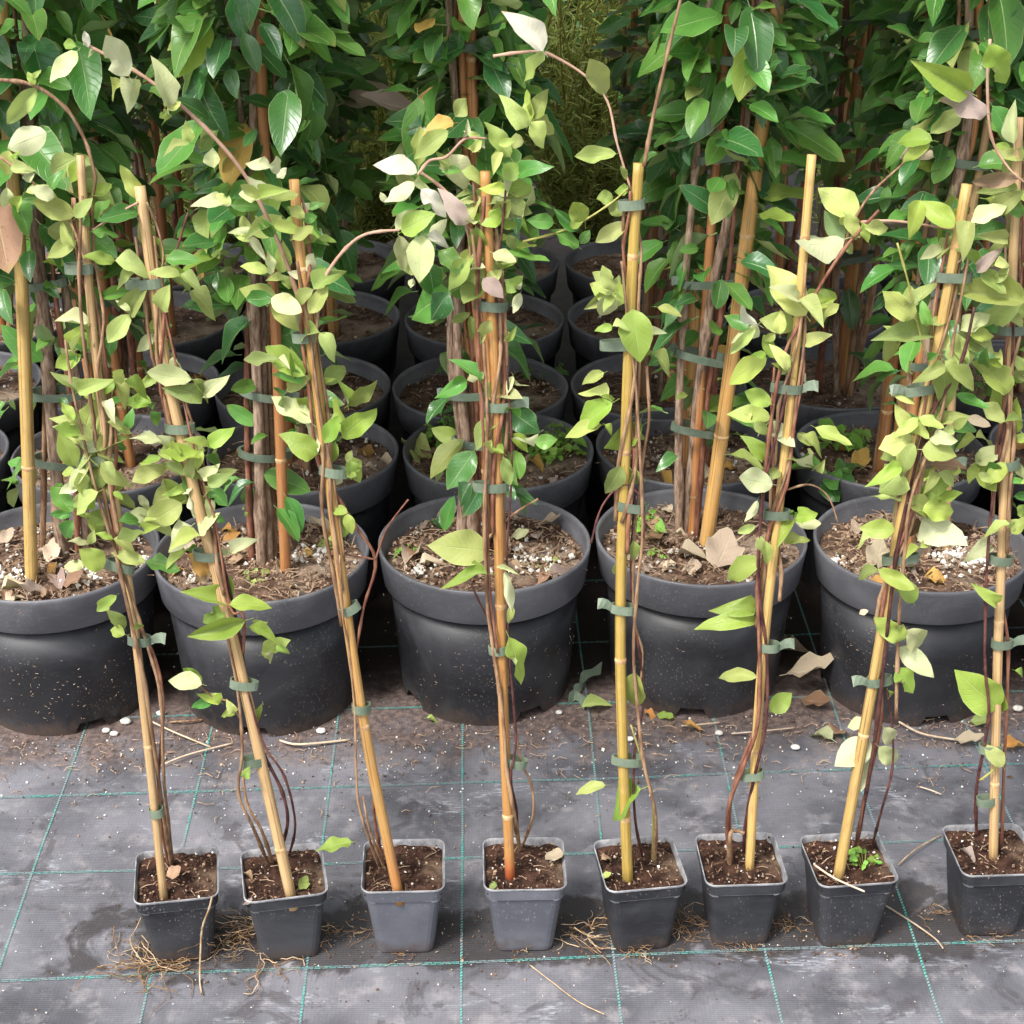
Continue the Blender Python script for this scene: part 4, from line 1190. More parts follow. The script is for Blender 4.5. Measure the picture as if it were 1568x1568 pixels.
def front_plant(k, d):
    x0, y0 = d['pos']
    root = thing('potted_climber', (x0, y0, 0), d['label'], 'potted plant', 'young climbers in small square pots')
    small_pot(root, R(d['yaw']), d['pot'])
    bz = SH - 0.012
    bpix = d['cane'][0]
    base = on_z(bpix[0], bpix[1], bz + 0.012)
    base.z -= 0.012
    lean = Vector((0, 0.11, 1)).normalized()
    n = Vector((1, 0, 0)).cross(lean).normalized()          # plane holding the cane, facing the camera
    ppm = F / (base - CAM).dot(FW)
    rnd = random.Random(100 + k)

    def P(x, y, off=0.0):
        return on_plane(x, y, base + Vector((0, off, 0)), n)
    cpts = [P(x, y) for x, y in d['cane']]
    cpts[0] = cpts[0] - (cpts[1] - cpts[0]).normalized() * 0.02
    cane(root, cpts, d['w'] / ppm / 2 * 0.80, d['cm'], seed=k)
    for i, (m, r, pts) in enumerate(STEMS[k]):
        oy = -0.008 if i % 2 == 0 else 0.006
        w = [P(x, y, oy + 0.004 * math.sin(j * 1.7 + i)) for j, (x, y) in enumerate(pts)]
        if pts[0][1] > 1268:                                # rooted in the soil
            w[0] = on_z(pts[0][0], pts[0][1], SH - 0.004)
            w[0] = w[0] - Vector((0, 0, 0.012))
            if len(w) > 2:
                w[1] = w[0].lerp(w[1], 0.75) if (w[1] - w[0]).length > 0.12 else w[1]
        stem(root, w, (r / ppm * 0.55, r / ppm * 0.36), m)
    path = smooth_path(cpts, 6)
    for i in range(3):
        ph, t0 = rnd.uniform(0, 6.3), rnd.uniform(0.3, 0.42)
        pts_ = []
        for j, q in enumerate(path):
            t = j / (len(path) - 1)
            if t < t0 or t > rnd.uniform(0.88, 1.0):
                continue
            a_ = ph + t * 9 + 0.5 * math.sin(t * 23 + i)
            pts_.append(q + Vector((math.cos(a_) * (0.0075 + 0.0018 * i), math.sin(a_) * 0.0065, 0)))
        stem(root, pts_, (0.0021, 0.0012), ('stem', 'stem_red', 'stem')[i], per=3)
    for (x, y, wd, tilt, flap) in TIES[k]:
        c = P(x, y, -0.001)
        tie(root, c, lean, wd / ppm / 2, 0.0075, 0.0092, tilt, flap, 'tie')
    up = Vector((0, 0, 1))
    for (tile, ax, ay, bx, by, w, mat) in LEAVES[k]:
        pa, pb = tp(tile, ax, ay), tp(tile, bx, by)
        off = rnd.uniform(-0.022, 0.016)
        a = P(*pa, off)
        b = P(*pb, off)
        L = (b - a).length
        b2 = P(*pb, off + rnd.uniform(-0.45, 0.35) * L)
        tc = (CAM - a).normalized()
        nr = tc * 0.85 + up * 0.3 + Vector((rnd.uniform(-.35, .35), rnd.uniform(-.2, .2), rnd.uniform(-.2, .2)))
        if mat in 'cwp':
            nr = -nr if rnd.random() < 0.3 else nr
        vars_ = (0, 1, 2, 4, 7, 0, 1, 3) if w > 0.4 else (1, 3, 5, 2, 6)
        add_leaf(root, mat, a, b2, nr, w * rnd.uniform(1.08, 1.25), rnd.choice(vars_), rnd.uniform(-0.25, 0.25), defs=LEAFHI)
        if pa[1] < 830 and rnd.random() < 0.5:              # its opposite partner, half hidden behind
            ang = rnd.uniform(0.7, 2.4) * rnd.choice((-1, 1))
            v = Matrix.Rotation(ang, 3, n) @ (b - a) * rnd.uniform(0.5, 0.85) + Vector((0, rnd.uniform(0, 0.6) * L, 0))
            a2 = a + Vector((rnd.uniform(-.004, .004), rnd.uniform(0.002, 0.012), rnd.uniform(-.006, .006)))
            m2 = rnd.choice((mat, mat, 'y', 'l', 'g', 'o')) if mat not in 'wp' else 'y'
            add_leaf(root, m2, a2, a2 + v, nr + Vector((rnd.uniform(-.5, .5), 0, rnd.uniform(-.3, .3))), max(w, .42) * rnd.uniform(1.0, 1.2), rnd.choice((0, 1, 2, 3, 4)))
    # small leaves crowding the twining stems
    cnt, ylo, yhi = ((46, 540, 870), (40, 300, 850), (24, 280, 720), (40, 210, 720), (10, 320, 720), (20, 330, 820), (46, 310, 870), (34, 230, 900))[k]
    made = 0
    while made < cnt:
        q = path[rnd.randrange(len(path) - 1)]
        q = q.lerp(path[min(path.index(q) + 1, len(path) - 1)], rnd.random())
        if not ylo < to_px(q)[1] < yhi:
            continue
        sd_ = rnd.choice((-1, 1))
        a = q + Vector((sd_ * rnd.uniform(0.002, 0.030), rnd.uniform(-0.02, 0.02), rnd.uniform(-0.01, 0.01)))
        for s_ in ((sd_, -sd_) if rnd.random() < 0.45 else (sd_,)):
            dv = Vector((s_ * rnd.uniform(0.2, 1.0), rnd.uniform(-0.7, 0.4), rnd.uniform(-0.7, 0.9))).normalized() * rnd.uniform(0.018, 0.042)
            nr = (CAM - a).normalized() * 0.6 + Vector((rnd.uniform(-.5, .5), rnd.uniform(-.3, .3), rnd.uniform(0, 0.8)))
            add_leaf(root, rnd.choice('llyyyyccgoo'), a, a + dv, nr, rnd.uniform(0.38, 0.56), rnd.choice((0, 1, 2, 3, 4, 5, 6)))
            made += 1
    return root, P, ppm


FP = [front_plant(k, d) for k, d in enumerate(FRONT)]

# roots creeping out of the drainage holes of the small pots
rr = random.Random(5)
for k, (root, P, ppm) in enumerate(FP):
    c = Vector(root.location)
    mb = MB()
    if k == 0:
        for q in range(44):
            root_strands(mb, c + Vector((-0.015 + rr.uniform(-.03, .03), -0.038, 0)), 1, 0.004, 0.085, rr, 0.01, (2.6, 3.9), (0.0003, 0.0007))
        root_strands(mb, c + Vector((0.045, -0.02, 0)), 24, 0.012, 0.045, rr, 0.03)
        root_strands(mb, c + Vector((0.0, -0.045, 0)), 10, 0.02, 0.03, rr, 0.004)
        pts = [(325, 1372), (320, 1392), (310, 1420), (307, 1460), (306, 1500), (309, 1522)]
        w = [on_plane(x, y, c + Vector((0, -0.046, 0)), Vector((0, 1, 0))) for x, y in pts[:4]] + [on_z(x, y, 0.003) for x, y in pts[4:]]
        mb.tube(smooth_path(w, 4), 0.0011, 5, False, 0)
    elif k == 1:
        root_strands(mb, c + Vector((-0.045, 0.0, 0)), 46, 0.012, 0.05, rr, 0.035)
        root_strands(mb, c + Vector((-0.02, -0.04, 0)), 12, 0.012, 0.06, rr, 0.01, (4.0, 6.2), (0.0003, 0.0007), (0, 1))
        root_strands(mb, c + Vector((0.01, -0.04, 0)), 8, 0.02, 0.03, rr, 0.006)
        root_strands(mb, c + Vector((0.045, 0.0, 0)), 12, 0.01, 0.03, rr, 0.02)
    elif k == 3:
        root_strands(mb, c + Vector((0.055, -0.005, 0)), 14, 0.012, 0.07, rr, 0.012, (-0.9, 0.9))
        root_strands(mb, c + Vector((0.0, -0.036, 0.002)), 8, 0.008, 0.012, rr, 0.006)
    elif k == 4:
        root_strands(mb, c + Vector((0.052, 0.0, 0)), 46, 0.012, 0.032, rr, 0.02)
        root_strands(mb, c + Vector((0.0, -0.037, 0)), 26, 0.016, 0.02, rr, 0.01)
        root_strands(mb, c + Vector((-0.045, -0.01, 0)), 10, 0.01, 0.06, rr, 0.02, (2.3, 3.9), (0.0003, 0.0007), (0,))
    elif k == 5:
        root_strands(mb, c + Vector((0.0, -0.037, 0)), 30, 0.016, 0.02, rr, 0.008)
        root_strands(mb, c + Vector((0.045, 0.0, 0)), 22, 0.012, 0.02, rr, 0.012)
    else:
        root_strands(mb, c + Vector((0.0, -0.036, 0)), 14, 0.012, 0.016, rr, 0.006)
        root_strands(mb, c + Vector((-0.048, 0.0, 0)), 12, 0.012, 0.03, rr, 0.01)
    o = mb.build('root', ['root', 'root_dark'], root)
    o['kind'] = 'stuff'

# ------------------------------------------------------------------ large potted climbers: grid of round black pots
ROWS = [
    [(-0.598, 1.940), (-0.324, 1.937), (-0.036, 1.963), (0.249, 1.980), (0.535, 1.962), (0.822, 1.975)],
    [(-0.872, 2.23), (-0.585, 2.235), (-0.304, 2.240), (-0.020, 2.248), (0.262, 2.262), (0.551, 2.250), (0.838, 2.25)],
    [(-0.89, 2.50), (-0.605, 2.50), (-0.331, 2.485), (-0.050, 2.485), (0.232, 2.49), (0.515, 2.53), (0.80, 2.53)],
    [(-0.90, 2.80), (-0.622, 2.79), (-0.335, 2.80), (-0.048, 2.79), (0.236, 2.80), (0.52, 2.82), (0.81, 2.82)],
    [(-0.92, 3.10), (-0.63, 3.09), (-0.34, 3.10), (-0.05, 3.09), (0.24, 3.10), (0.53, 3.12), (0.84, 3.12)],
]
ROWWORD = ['front row', 'second row', 'third row', 'fourth row', 'rearmost row']
COLX = [-0.89, -0.605, -0.325, -0.04, 0.245, 0.53, 0.82]
COLWORD = ['far left', 'behind the leftmost small pot', 'behind the second and third small pots', 'behind the red footed cane', 'behind the fifth and sixth small pots',
           'behind the two rightmost small pots', 'at the far right edge']
# front-row canes and stems as seen: material, width px, pixel path
BIGCANES = {
    0: [('bamboo_y', 20, [(45, 893), (41, 640), (30, 380), (10, 180), (0, -40)]), ('bark', 24, [(95, 850), (80, 650), (62, 430), (45, 200), (40, -20)]),
        ('stem_red', 10, [(115, 850), (112, 650), (82, 430), (70, 200)]), ('bark', 14, [(128, 845), (120, 620), (95, 400), (80, 180)]), ('stem', 9, [(60, 850), (68, 600), (58, 380), (30, 100)])],
    1: [('bamboo_r', 17, [(437, 878), (430, 700), (422, 500), (405, 220), (395, -30)]), ('bark', 19, [(398, 868), (396, 640), (386, 400), (388, 180), (390, -40)]),
        ('bark', 14, [(412, 865), (405, 640), (398, 420), (372, 200)]), ('stem_red', 12, [(385, 860), (378, 640), (384, 420), (402, 150)]), ('stem', 9, [(420, 860), (415, 640), (410, 420), (420, 150), (415, -30)])],
    2: [('bark', 16, [(728, 850), (716, 700), (700, 520), (705, 300), (690, 60), (685, -40)]), ('bark', 16, [(705, 848), (708, 700), (690, 500), (712, 250), (715, 0), (716, -40)]),
        ('bamboo_r', 16, [(770, 860), (762, 700), (745, 480), (725, 200), (720, -30)]), ('stem_red', 11, [(720, 845), (730, 640), (715, 420), (730, 120), (742, -40)]),
        ('stem', 12, [(735, 840), (722, 620), (735, 400), (700, 180), (696, -40)]), ('bamboo_r', 12, [(745, 850), (740, 640), (722, 380), (708, 100), (706, -30)])],
    3: [('bamboo', 23, [(1078, 838), (1114, 600), (1148, 330), (1180, 90), (1195, -40)]), ('bark', 20, [(1052, 815), (1068, 620), (1090, 450), (1130, 260), (1160, 40)]),
        ('bark', 14, [(1042, 818), (1040, 620), (1050, 420), (1068, 220), (1085, 20)]), ('bamboo_r', 15, [(1060, 820), (1075, 560), (1088, 360), (1104, 160), (1115, -20)]), ('stem_red', 9, [(1065, 825), (1085, 600), (1115, 420), (1135, 200)])],
    4: [('bamboo_r', 15, [(1395, 850), (1398, 640), (1440, 360), (1490, 200), (1500, -30)]), ('bark', 22, [(1420, 855), (1420, 640), (1432, 420), (1480, 200), (1485, -40)]),
        ('bark', 14, [(1440, 850), (1440, 640), (1450, 400), (1492, 150)]), ('stem', 10, [(1405, 850), (1390, 640), (1410, 400), (1462, 150), (1470, -30)]), ('bamboo_p', 14, [(1450, 850), (1455, 650), (1470, 430), (1500, 260)])],
    5: [('bamboo', 16, [(1740, 850), (1735, 600), (1720, 300), (1715, 0)]), ('bark', 16, [(1760, 850), (1755, 600), (1735, 300), (1725, 0)])],
}
TOPZ = lambda y: CAMH - y * math.tan(R(10.0))          # height where the picture's top edge cuts at depth y


def big_plant(ri, ci, x, y):
    col = min(range(len(COLX)), key=lambda j: abs(COLX[j] - x))
    lab = f'leafy climber in big round pot, {ROWWORD[ri]}, {COLWORD[col]}'
    root = thing('large_potted_climber', (x, y, 0), lab, 'potted plant', 'large climbers in round black pots')
    rnd = random.Random(1000 + ri * 37 + ci * 11)
    big_pot(root, rnd.uniform(0, 6.28) if ri else R((20, -12, 25, -14, 2, 0)[ci]))
    soil_in_round(root, PH - 0.027, ri * 10 + ci, (900, 300, 160, 90, 50)[ri], mix=((0.11, 0.6, 0.35) if ri == 0 else (0.2, 0.45, 0.35)))
    paths = []
    c = Vector((x, y, 0))
    if ri == 0:
        wall_debris(root, 300 + ci, (150, 35, 90, 30, 130, 20)[ci])
        ppm = F / ((c + Vector((0, 0, 0.6))) - CAM).dot(FW)
        n = Vector((0, 1, 0.0))
        for i, (m, w, pts) in enumerate(BIGCANES[ci]):
            b = on_z(pts[0][0], pts[0][1], PH - 0.03)
            dx, dy = b.x - x, b.y - y
            if math.hypot(dx, dy) > 0.10:
                s_ = 0.10 / math.hypot(dx, dy)
                b.x, b.y = x + dx * s_, y + dy * s_
            yt = b.y * 0.4 + (y + rnd.uniform(-0.03, 0.03)) * 0.6
            wp = []
            for j, (px_, py_) in enumerate(pts):
                t = j / (len(pts) - 1)
                wp.append(on_plane(px_, py_, Vector((0, b.y + (yt - b.y) * t, 0)), n))
            wp[0] = b - Vector((0, 0, 0.03))
            topz = rnd.uniform(1.15, 1.4)
            dlast = (wp[-1] - wp[-2]).normalized()
            if wp[-1].z < topz:
                wp.append(wp[-1] + dlast * (topz - wp[-1].z))
            if m.startswith('bamboo'):
                cane(root, wp, w / ppm / 2, m, seed=ri * 7 + i)
            else:
                stem(root, wp, (w / ppm / 2 * 1.05, w / ppm / 2 * 0.6), m, per=6)
            paths.append(wp)
    else:
        lean = rnd.uniform(-0.05, 0.05)
        for i in range(2 if ri < 4 else 1):
            bx, by = x + rnd.uniform(-.03, .03), y + rnd.uniform(-.03, .03)
            wp = [Vector((bx, by, PH - 0.06)), Vector((bx + lean * .5, by, 0.6)), Vector((bx + lean, by + rnd.uniform(-.03, .03), 1.15)), Vector((bx + lean * 1.1, by, 1.4))]
            cane(root, wp, rnd.uniform(0.006, 0.0085), rnd.choice(('bamboo_r', 'bamboo', 'bamboo_r')), seed=ri * 9 + i, nodes=ri < 3)
            paths.append(wp)
        for i in range(4 if ri < 3 else 3):
            bx, by = x + rnd.uniform(-.025, .025), y + rnd.uniform(-.025, .025)
            wp = [Vector((bx, by, PH - 0.05)), Vector((bx + rnd.uniform(-.03, .03), by + rnd.uniform(-.02, .02), 0.45)),
                  Vector((bx + lean + rnd.uniform(-.03, .03), by, 0.75)), Vector((bx + lean + rnd.uniform(-.04, .04), by, 1.35))]
            stem(root, wp, (0.006, 0.003), rnd.choice(('bark', 'stem', 'stem_red')), per=5)
            paths.append(wp)
    main = smooth_path(paths[0], 8)

    def at_z(z):
        for a_, b_ in zip(main, main[1:]):
            if a_.z <= z <= b_.z:
                return a_.lerp(b_, (z - a_.z) / max(b_.z - a_.z, 1e-6))
        return main[-1]
    allp = [smooth_path(p_, 8) for p_ in paths]

    def bundle(z):
        pts_ = []
        for pth in allp:
            for a_, b_ in zip(pth, pth[1:]):
                if a_.z <= z <= b_.z:
                    pts_.append(a_.lerp(b_, (z - a_.z) / max(b_.z - a_.z, 1e-6)))
                    break
        if not pts_:
            return at_z(z), 0.02
        lo, hi = min(p_.x for p_ in pts_), max(p_.x for p_ in pts_)
        yc = sum(p_.y for p_ in pts_) / len(pts_)
        return Vector(((lo + hi) / 2, yc, z)), max((hi - lo) / 2 + 0.011, 0.016)
    for z in ([0.33, 0.44, 0.56, 0.70, 0.84] if ri == 0 else ([0.42, 0.62, 0.8] if ri < 3 else [0.55])):
        p, w = bundle(z + rnd.uniform(-.03, .03))
        tie(root, p, Vector((0, 0, 1)), min(w, 0.04), 0.017, 0.010, rnd.uniform(-14, 14), rnd.choice((0, 0, 1, -1)), 'tie_b')
    # foliage
    tz = TOPZ(y) + 0.05
    nvis = ((295, 260, 170, 110, 60) if col <= 2 else (295, 230, 120, 80, 40))[ri]
    sparse = (ci == 4 and ri == 0)
    z0 = (0.50, 0.50, 0.48, 0.46, 0.44)[ri]
    mats = (['d'] * 6 + ['g'] * 9 + ['l'] * 1 + ['o'] * 1) if ri == 0 else (['d'] * 5 + ['g'] * 5)
    upm = MB()
    total = int(nvis * 1.0)
    k = 0
    while k < total:
        t = rnd.random()
        z = z0 + (tz - z0) * (t ** 0.62)
        if rnd.random() < 0.10:
            z = rnd.uniform(PH + 0.06, z0)
        c0, bw = bundle(z)
        a = rnd.uniform(0, 2 * math.pi)
        reach = rnd.uniform(0.008, 0.10 if col <= 2 else 0.068) * (0.75 if z < z0 + 0.08 else 1.0)
        out = Vector((math.cos(a), math.sin(a), 0))
        base = c0 + out * reach + Vector((0, 0, rnd.uniform(-.02, .02)))
        L = rnd.choice((rnd.uniform(0.036, 0.062), rnd.uniform(0.05, 0.085 if z < 0.7 else 0.10))) * (0.85 if z < z0 else 1)
        if rnd.random() < 0.2:
            L *= 0.6
        dirv = (out * rnd.uniform(0.4, 1.0) + Vector((rnd.uniform(-.6, .6), rnd.uniform(-.6, .6), rnd.uniform(-0.95, 0.45)))).normalized()
        tip = base + dirv * L
        nrm = Vector((rnd.uniform(-.5, .5), rnd.uniform(-.75, .25), 1.0)) + out * 0.45
        if ri == 0 and tip.y < c0.y and abs((tip.x + base.x) / 2 - c0.x) < bw and rnd.random() < 0.7:
            continue                                        # the canes and stems stay bare towards the path
        m = rnd.choice(mats)
        if rnd.random() < 0.035:
            m = rnd.choice('bptory')
        px_, py_ = to_px(tip)
        add_leaf(root, m, base, tip, nrm, rnd.uniform(0.38, 0.52), None, rnd.uniform(-.4, .4), defs=OVALDEF)
        k += 1
    for _ in range(int(nvis * (0.5 if ri < 2 else 1.5))):                       # unseen crown above the picture's edge, thickened over rear rows to shade them
        z = rnd.uniform(tz, 1.4)
        c0 = at_z(min(z, 1.38))
        a = rnd.uniform(0, 2 * math.pi)
        out = Vector((math.cos(a), math.sin(a), 0))
        base = Vector((c0.x, c0.y, z)) + out * rnd.uniform(0.0, 0.165)
        dirv = (out + Vector((rnd.uniform(-.5, .5), rnd.uniform(-.5, .5), rnd.uniform(-0.8, 0.4)))).normalized()
        stuff_leaf(upm, base, base + dirv * rnd.uniform(0.05, 0.09), Vector((0, -.2, 1)) + out * 0.4, rnd.uniform(.42, .56), 0 if rnd.random() < 0.6 else 1)
    for _ in range((190, 90, 0, 0, 0)[ri]):                 # the smaller leaves deeper in
        z = z0 + (tz - z0) * (rnd.random() ** 0.6)
        c0, bw = bundle(z)
        a = rnd.uniform(0.2, math.pi - 0.2) if rnd.random() < 0.6 else rnd.uniform(0, 6.28)
        out = Vector((math.cos(a), math.sin(a), 0))
        base = c0 + out * rnd.uniform(0.01, 0.09)
        dirv = (out * 0.7 + Vector((rnd.uniform(-.7, .7), rnd.uniform(-.7, .5), rnd.uniform(-0.9, 0.5)))).normalized()
        stuff_leaf(upm, base, base + dirv * rnd.uniform(0.03, 0.06), Vector((rnd.uniform(-.4, .4), -.4, 1)) + out * 0.4, rnd.uniform(.4, .56), rnd.choice((0, 1, 1)), OVALDEF)
    upm.build('crown', ['d', 'g'], root)['kind'] = 'stuff'
    return root


BIG = {}
for ri, row in enumerate(ROWS):
    for ci, (x, y) in enumerate(row):
        BIG[ri, ci] = big_plant(ri, ci, x, y)

# heaps of pale pumice lying in some of the front pots
for ci, spots in ((4, ((1452, 850, 30, 70), (1500, 862, 22, 40), (1280, 860, 16, 30))), (0, ((210, 862, 22, 40), (120, 885, 26, 30), (20, 880, 20, 26))), (1, ((300, 882, 18, 14), (470, 850, 26, 30))), (2, ((815, 858, 32, 50), (640, 872, 26, 26)))):
    hb = MB()
    rr = random.Random(900 + ci)
    for (px_, py_, sp_, n_) in spots:
        for _ in range(n_):
            p = on_z(px_ + rr.gauss(0, sp_ * .6), py_ + rr.gauss(0, sp_ * 0.3), PH - 0.022)
            hb.chip(p + Vector((0, 0, rr.uniform(-0.002, 0.004))), rr.uniform(0.0025, 0.0062), 0 if rr.random() < .8 else 1, 0.75)
    hb.build('pumice', ['perlite', 'chip'], BIG[0, ci], smooth=False)['kind'] = 'stuff'

# ------------------------------------------------------------------ needle shrubs and hedge behind


def needle_shrub(x, y, h, w, seed, label):
    rnd = random.Random(seed)
    root = thing('rosemary_shrub', (x, y, 0), label, 'shrub', 'needle leaved shrubs behind the climbers')
    mb, tb = MB(), MB()
    for _ in range(130):
        a = rnd.uniform(0, 6.28)
        q = rnd.uniform(0.02, 1.0)
        p0 = Vector((x + 0.03 * math.cos(a), y + 0.03 * math.sin(a), 0.15))
        p2 = Vector((x + w * q * math.cos(a), y + w * q * math.sin(a), h * rnd.uniform(0.3, 1.0)))
        p1 = p0.lerp(p2, 0.5) + Vector((rnd.uniform(-.09, .09), rnd.uniform(-.06, .06), rnd.uniform(-0.08, 0.03)))
        path = smooth_path([p0, p1, p2], 8)
        tb.tube(path, 0.0018, 4, False)
        for i in range(3, len(path) - 1):
            d = (path[i + 1] - path[i])
            for _k in range(7):
                b = path[i] + d * rnd.random()
                v = (d.normalized() * 0.5 + Vector((rnd.gauss(0, .8), rnd.gauss(0, .8), rnd.gauss(0, .5)))).normalized()
                L = rnd.uniform(0.020, 0.036)
                s = v.cross(Vector((rnd.gauss(0, 1), rnd.gauss(0, 1), rnd.gauss(0, 1)))).normalized() * 0.0016
                q0 = len(mb.v)
                mb.v += [b - s, b + s, b + v * L + s * 0.6, b + v * L - s * 0.6]
                mb.face((q0, q0 + 1, q0 + 2, q0 + 3), [(0.3, 0), (0.4, 0), (0.4, 1), (0.3, 1)])
    mb.build('needles', 'needle', root)['kind'] = 'stuff'
    tb.build('branches', 'stem_green', root)
    return root


needle_shrub(0.15, 3.42, 1.0, 0.25, 1, 'bright needle leaved shrub filling gap right of the middle bundle')
needle_shrub(-0.29, 3.42, 1.0, 0.25, 2, 'needle leaved shrub seen left of the middle climber bundle')
needle_shrub(-0.62, 3.40, 0.74, 0.18, 3, 'dim needle leaved shrub behind the left climbers')
needle_shrub(0.80, 3.42, 0.78, 0.18, 4, 'dim needle leaved shrub behind the right climbers')


def hedge_bush(x, y, seed, label):
    rnd = random.Random(seed)
    root = thing('evergreen_bush', (x, y, 0), label, 'bush', 'dark bushes at the back')
    tb = MB()
    for _ in range(5):
        a = rnd.uniform(0, 6.28)
        p2 = Vector((x + 0.2 * math.cos(a), y + 0.2 * math.sin(a), 1.0))
        tb.tube(smooth_path([Vector((x, y, 0)), Vector((x + .05 * math.cos(a), y + .05 * math.sin(a), 0.5)), p2], 5), [0.014 - 0.0007 * i for i in range(11)], 6)
    tb.build('trunk', 'bark', root)
    mb = MB()
    for _ in range(1500):
        u, a = rnd.uniform(-1, 1), rnd.uniform(0, 6.28)
        q = rnd.uniform(0.55, 1.0)
        s = math.sqrt(1 - u * u)
        p = Vector((x + 0.36 * q * s * math.cos(a), y + 0.30 * q * s * math.sin(a), 0.66 + 0.58 * q * u))
        if p.z < 0.1:
            continue
        out = (p - Vector((x, y, 0.55))).normalized()
        dirv = (out * 0.6 + Vector((rnd.uniform(-.7, .7), rnd.uniform(-.7, .7), rnd.uniform(-.8, .3)))).normalized()
        stuff_leaf(mb, p, p + dirv * rnd.uniform(0.05, 0.09), out + Vector((0, 0, 0.6)), rnd.uniform(.4, .55), 0 if rnd.random() < .8 else 1)
    mb.build('crown', ['d', 'g'], root)['kind'] = 'stuff'


for i, (x, lab) in enumerate(((-1.35, 'far left end'), (-0.80, 'left'), (-0.25, 'left of centre'), (0.30, 'right of centre'), (0.86, 'right'), (1.42, 'far right end'))):
    hedge_bush(x, 4.05 + 0.06 * (i % 2), 60 + i, f'dark broadleaf evergreen bush at the very back, {lab}')

# ------------------------------------------------------------------ weeds in the pots


def weed(x, y, z, n, spread, leaf, label, mat='weed', tall=0.02):
    rnd = random.Random(int(x * 999 + y * 77))
    root = thing('weed', (x, y, z), label, 'weed')
    mb, sb = MB(), MB()
    c = Vector((x, y, z))
    for _ in range(n):
        a, q = rnd.uniform(0, 6.3), spread * math.sqrt(rnd.random())
        p = c + Vector((q * math.cos(a), q * math.sin(a), rnd.uniform(0.3, 1) * tall))
        sb.tube([c + Vector((q * .4 * math.cos(a), q * .4 * math.sin(a), -0.004)), p], 0.0006, 3, False)
        d = Vector((math.cos(a + rnd.uniform(-1, 1)), math.sin(a + rnd.uniform(-1, 1)), rnd.uniform(-.2, .4))) * leaf * rnd.uniform(.6, 1.2)
        stuff_leaf(mb, p, p + d, Vector((rnd.uniform(-.4, .4), rnd.uniform(-.6, .2), 1)), rnd.uniform(.6, .85))
    mb.build('foliage', mat, root)
    sb.build('stalks', 'stem_green', root)
    return root


def weed_px(x, y, z, *a, **k):
    p = on_z(x, y, z)
    return weed(p.x, p.y, z, *a, **k)


ZS = PH - 0.030
weed_px(845, 700, ZS, 90, 0.040, 0.017, 'bright green ferny weed right of the middle bundle in second row pot', tall=0.035)
weed_px(685, 688, ZS, 60, 0.032, 0.017, 'green ferny weed left of the middle bundle in second row pot', tall=0.04)
weed_px(1292, 690, ZS, 34, 0.030, 0.022, 'leafy weed in second row pot behind the right small pots', tall=0.035)
weed_px(990, 815, ZS, 26, 0.018, 0.013, 'small clover patch behind the olive yellow cane in big pot')
weed_px(1010, 853, ZS, 12, 0.010, 0.010, 'tiny lime seedling in front of the clover patch', tall=0.01)
weed_px(1207, 803, ZS, 14, 0.012, 0.011, 'small seedling at right inside edge of big pot', tall=0.015)
weed_px(625, 850, ZS, 16, 0.012, 0.010, 'low lime seedling at left edge of middle big pot', tall=0.01)
weed_px(830, 870, ZS, 14, 0.02, 0.014, 'pale flat weed on gravel in middle big pot', mat='y', tall=0.008)
weed_px(390, 890, ZS, 14, 0.014, 0.012, 'pale flat rosette in second big pot from left', mat='y', tall=0.008)
weed_px(830, 580, ZS, 26, 0.035, 0.014, 'green weed patch in third row pot right of middle bundle', mat='g', tall=0.02)
weed_px(1325, 1322, SH - 0.005, 16, 0.012, 0.010, 'green clover beside cane in second small pot from right', tall=0.012)
weed_px(1265, 745, ZS, 6, 0.012, 0.05, 'tuft of grassy blades between the right big pots', mat='g', tall=0.03)
weed_px(1490, 610, 0.24, 16, 0.03, 0.03, 'dark green seedling behind the right leaning cane', mat='g', tall=0.05)

# ------------------------------------------------------------------ fallen leaves, twigs, pebbles, tape scrap


def fallen(x0, y0, x1, y1, z, w, mat, label, dry=True, group=None, lift=0.006):
    a, b = on_z(x0, y0, z), on_z(x1, y1, z)
    a.z += lift
    b.z += lift * random.uniform(0.6, 1.6)
    o = add_leaf(None, mat, a, b, Vector((random.uniform(-.25, .25), random.uniform(-.45, .1), 1)), w, None, 0, 'fallen_leaf', DRYDEF if dry else LEAFDEF)
    tag(o, label, 'leaf', group)
    return o


def hx(x, y):
    return tp('H', x, y)


fallen(*tp('J', 992, 75), *tp('J', 900, 28), 0.0, .62, 'c', 'pale cream leaf fallen on fabric left of the right leaning cane', False)
fallen(*hx(240, 762), *hx(336, 750), 0.0, .45, 'y', 'yellow leaf fallen on ground left of the olive yellow cane', False)
fallen(*hx(515, 793), *hx(462, 772), 0.0, .55, 'l', 'small bright green leaf on ground under fourth big pot', False)
fallen(*hx(602, 830), *hx(528, 818), 0.0, .5, 'r', 'small orange brown leaf on ground before fourth big pot')
fallen(*hx(848, 690), *hx(1018, 700), 0.012, .34, 't', 'large tan dry leaf on ground between fourth and fifth big pots', lift=0.02)
fallen(*hx(900, 735), *hx(990, 770), 0.0, .6, 'b', 'mauve brown dry leaf beneath the large tan leaf')
fallen(*tp('J', 990, 60), *tp('J', 1045, 20), 0.0, .7, 'b', 'brown leaf lying beside the pale cream fallen leaf')
fallen(*tp('J', 1355, 75), *tp('J', 1450, 88), 0.0, .4, 't', 'tan leaf on ground left of the rightmost small plant')
fallen(*tp('J', 1500, 100), *tp('J', 1590, 85), 0.0, .5, 'r', 'orange leaf on ground behind the rightmost small plant')
fallen(*tp('J', 1405, 20), *tp('J', 1470, 25), 0.0, .6, 'o', 'curled olive leaf on ground at base of right big pot')
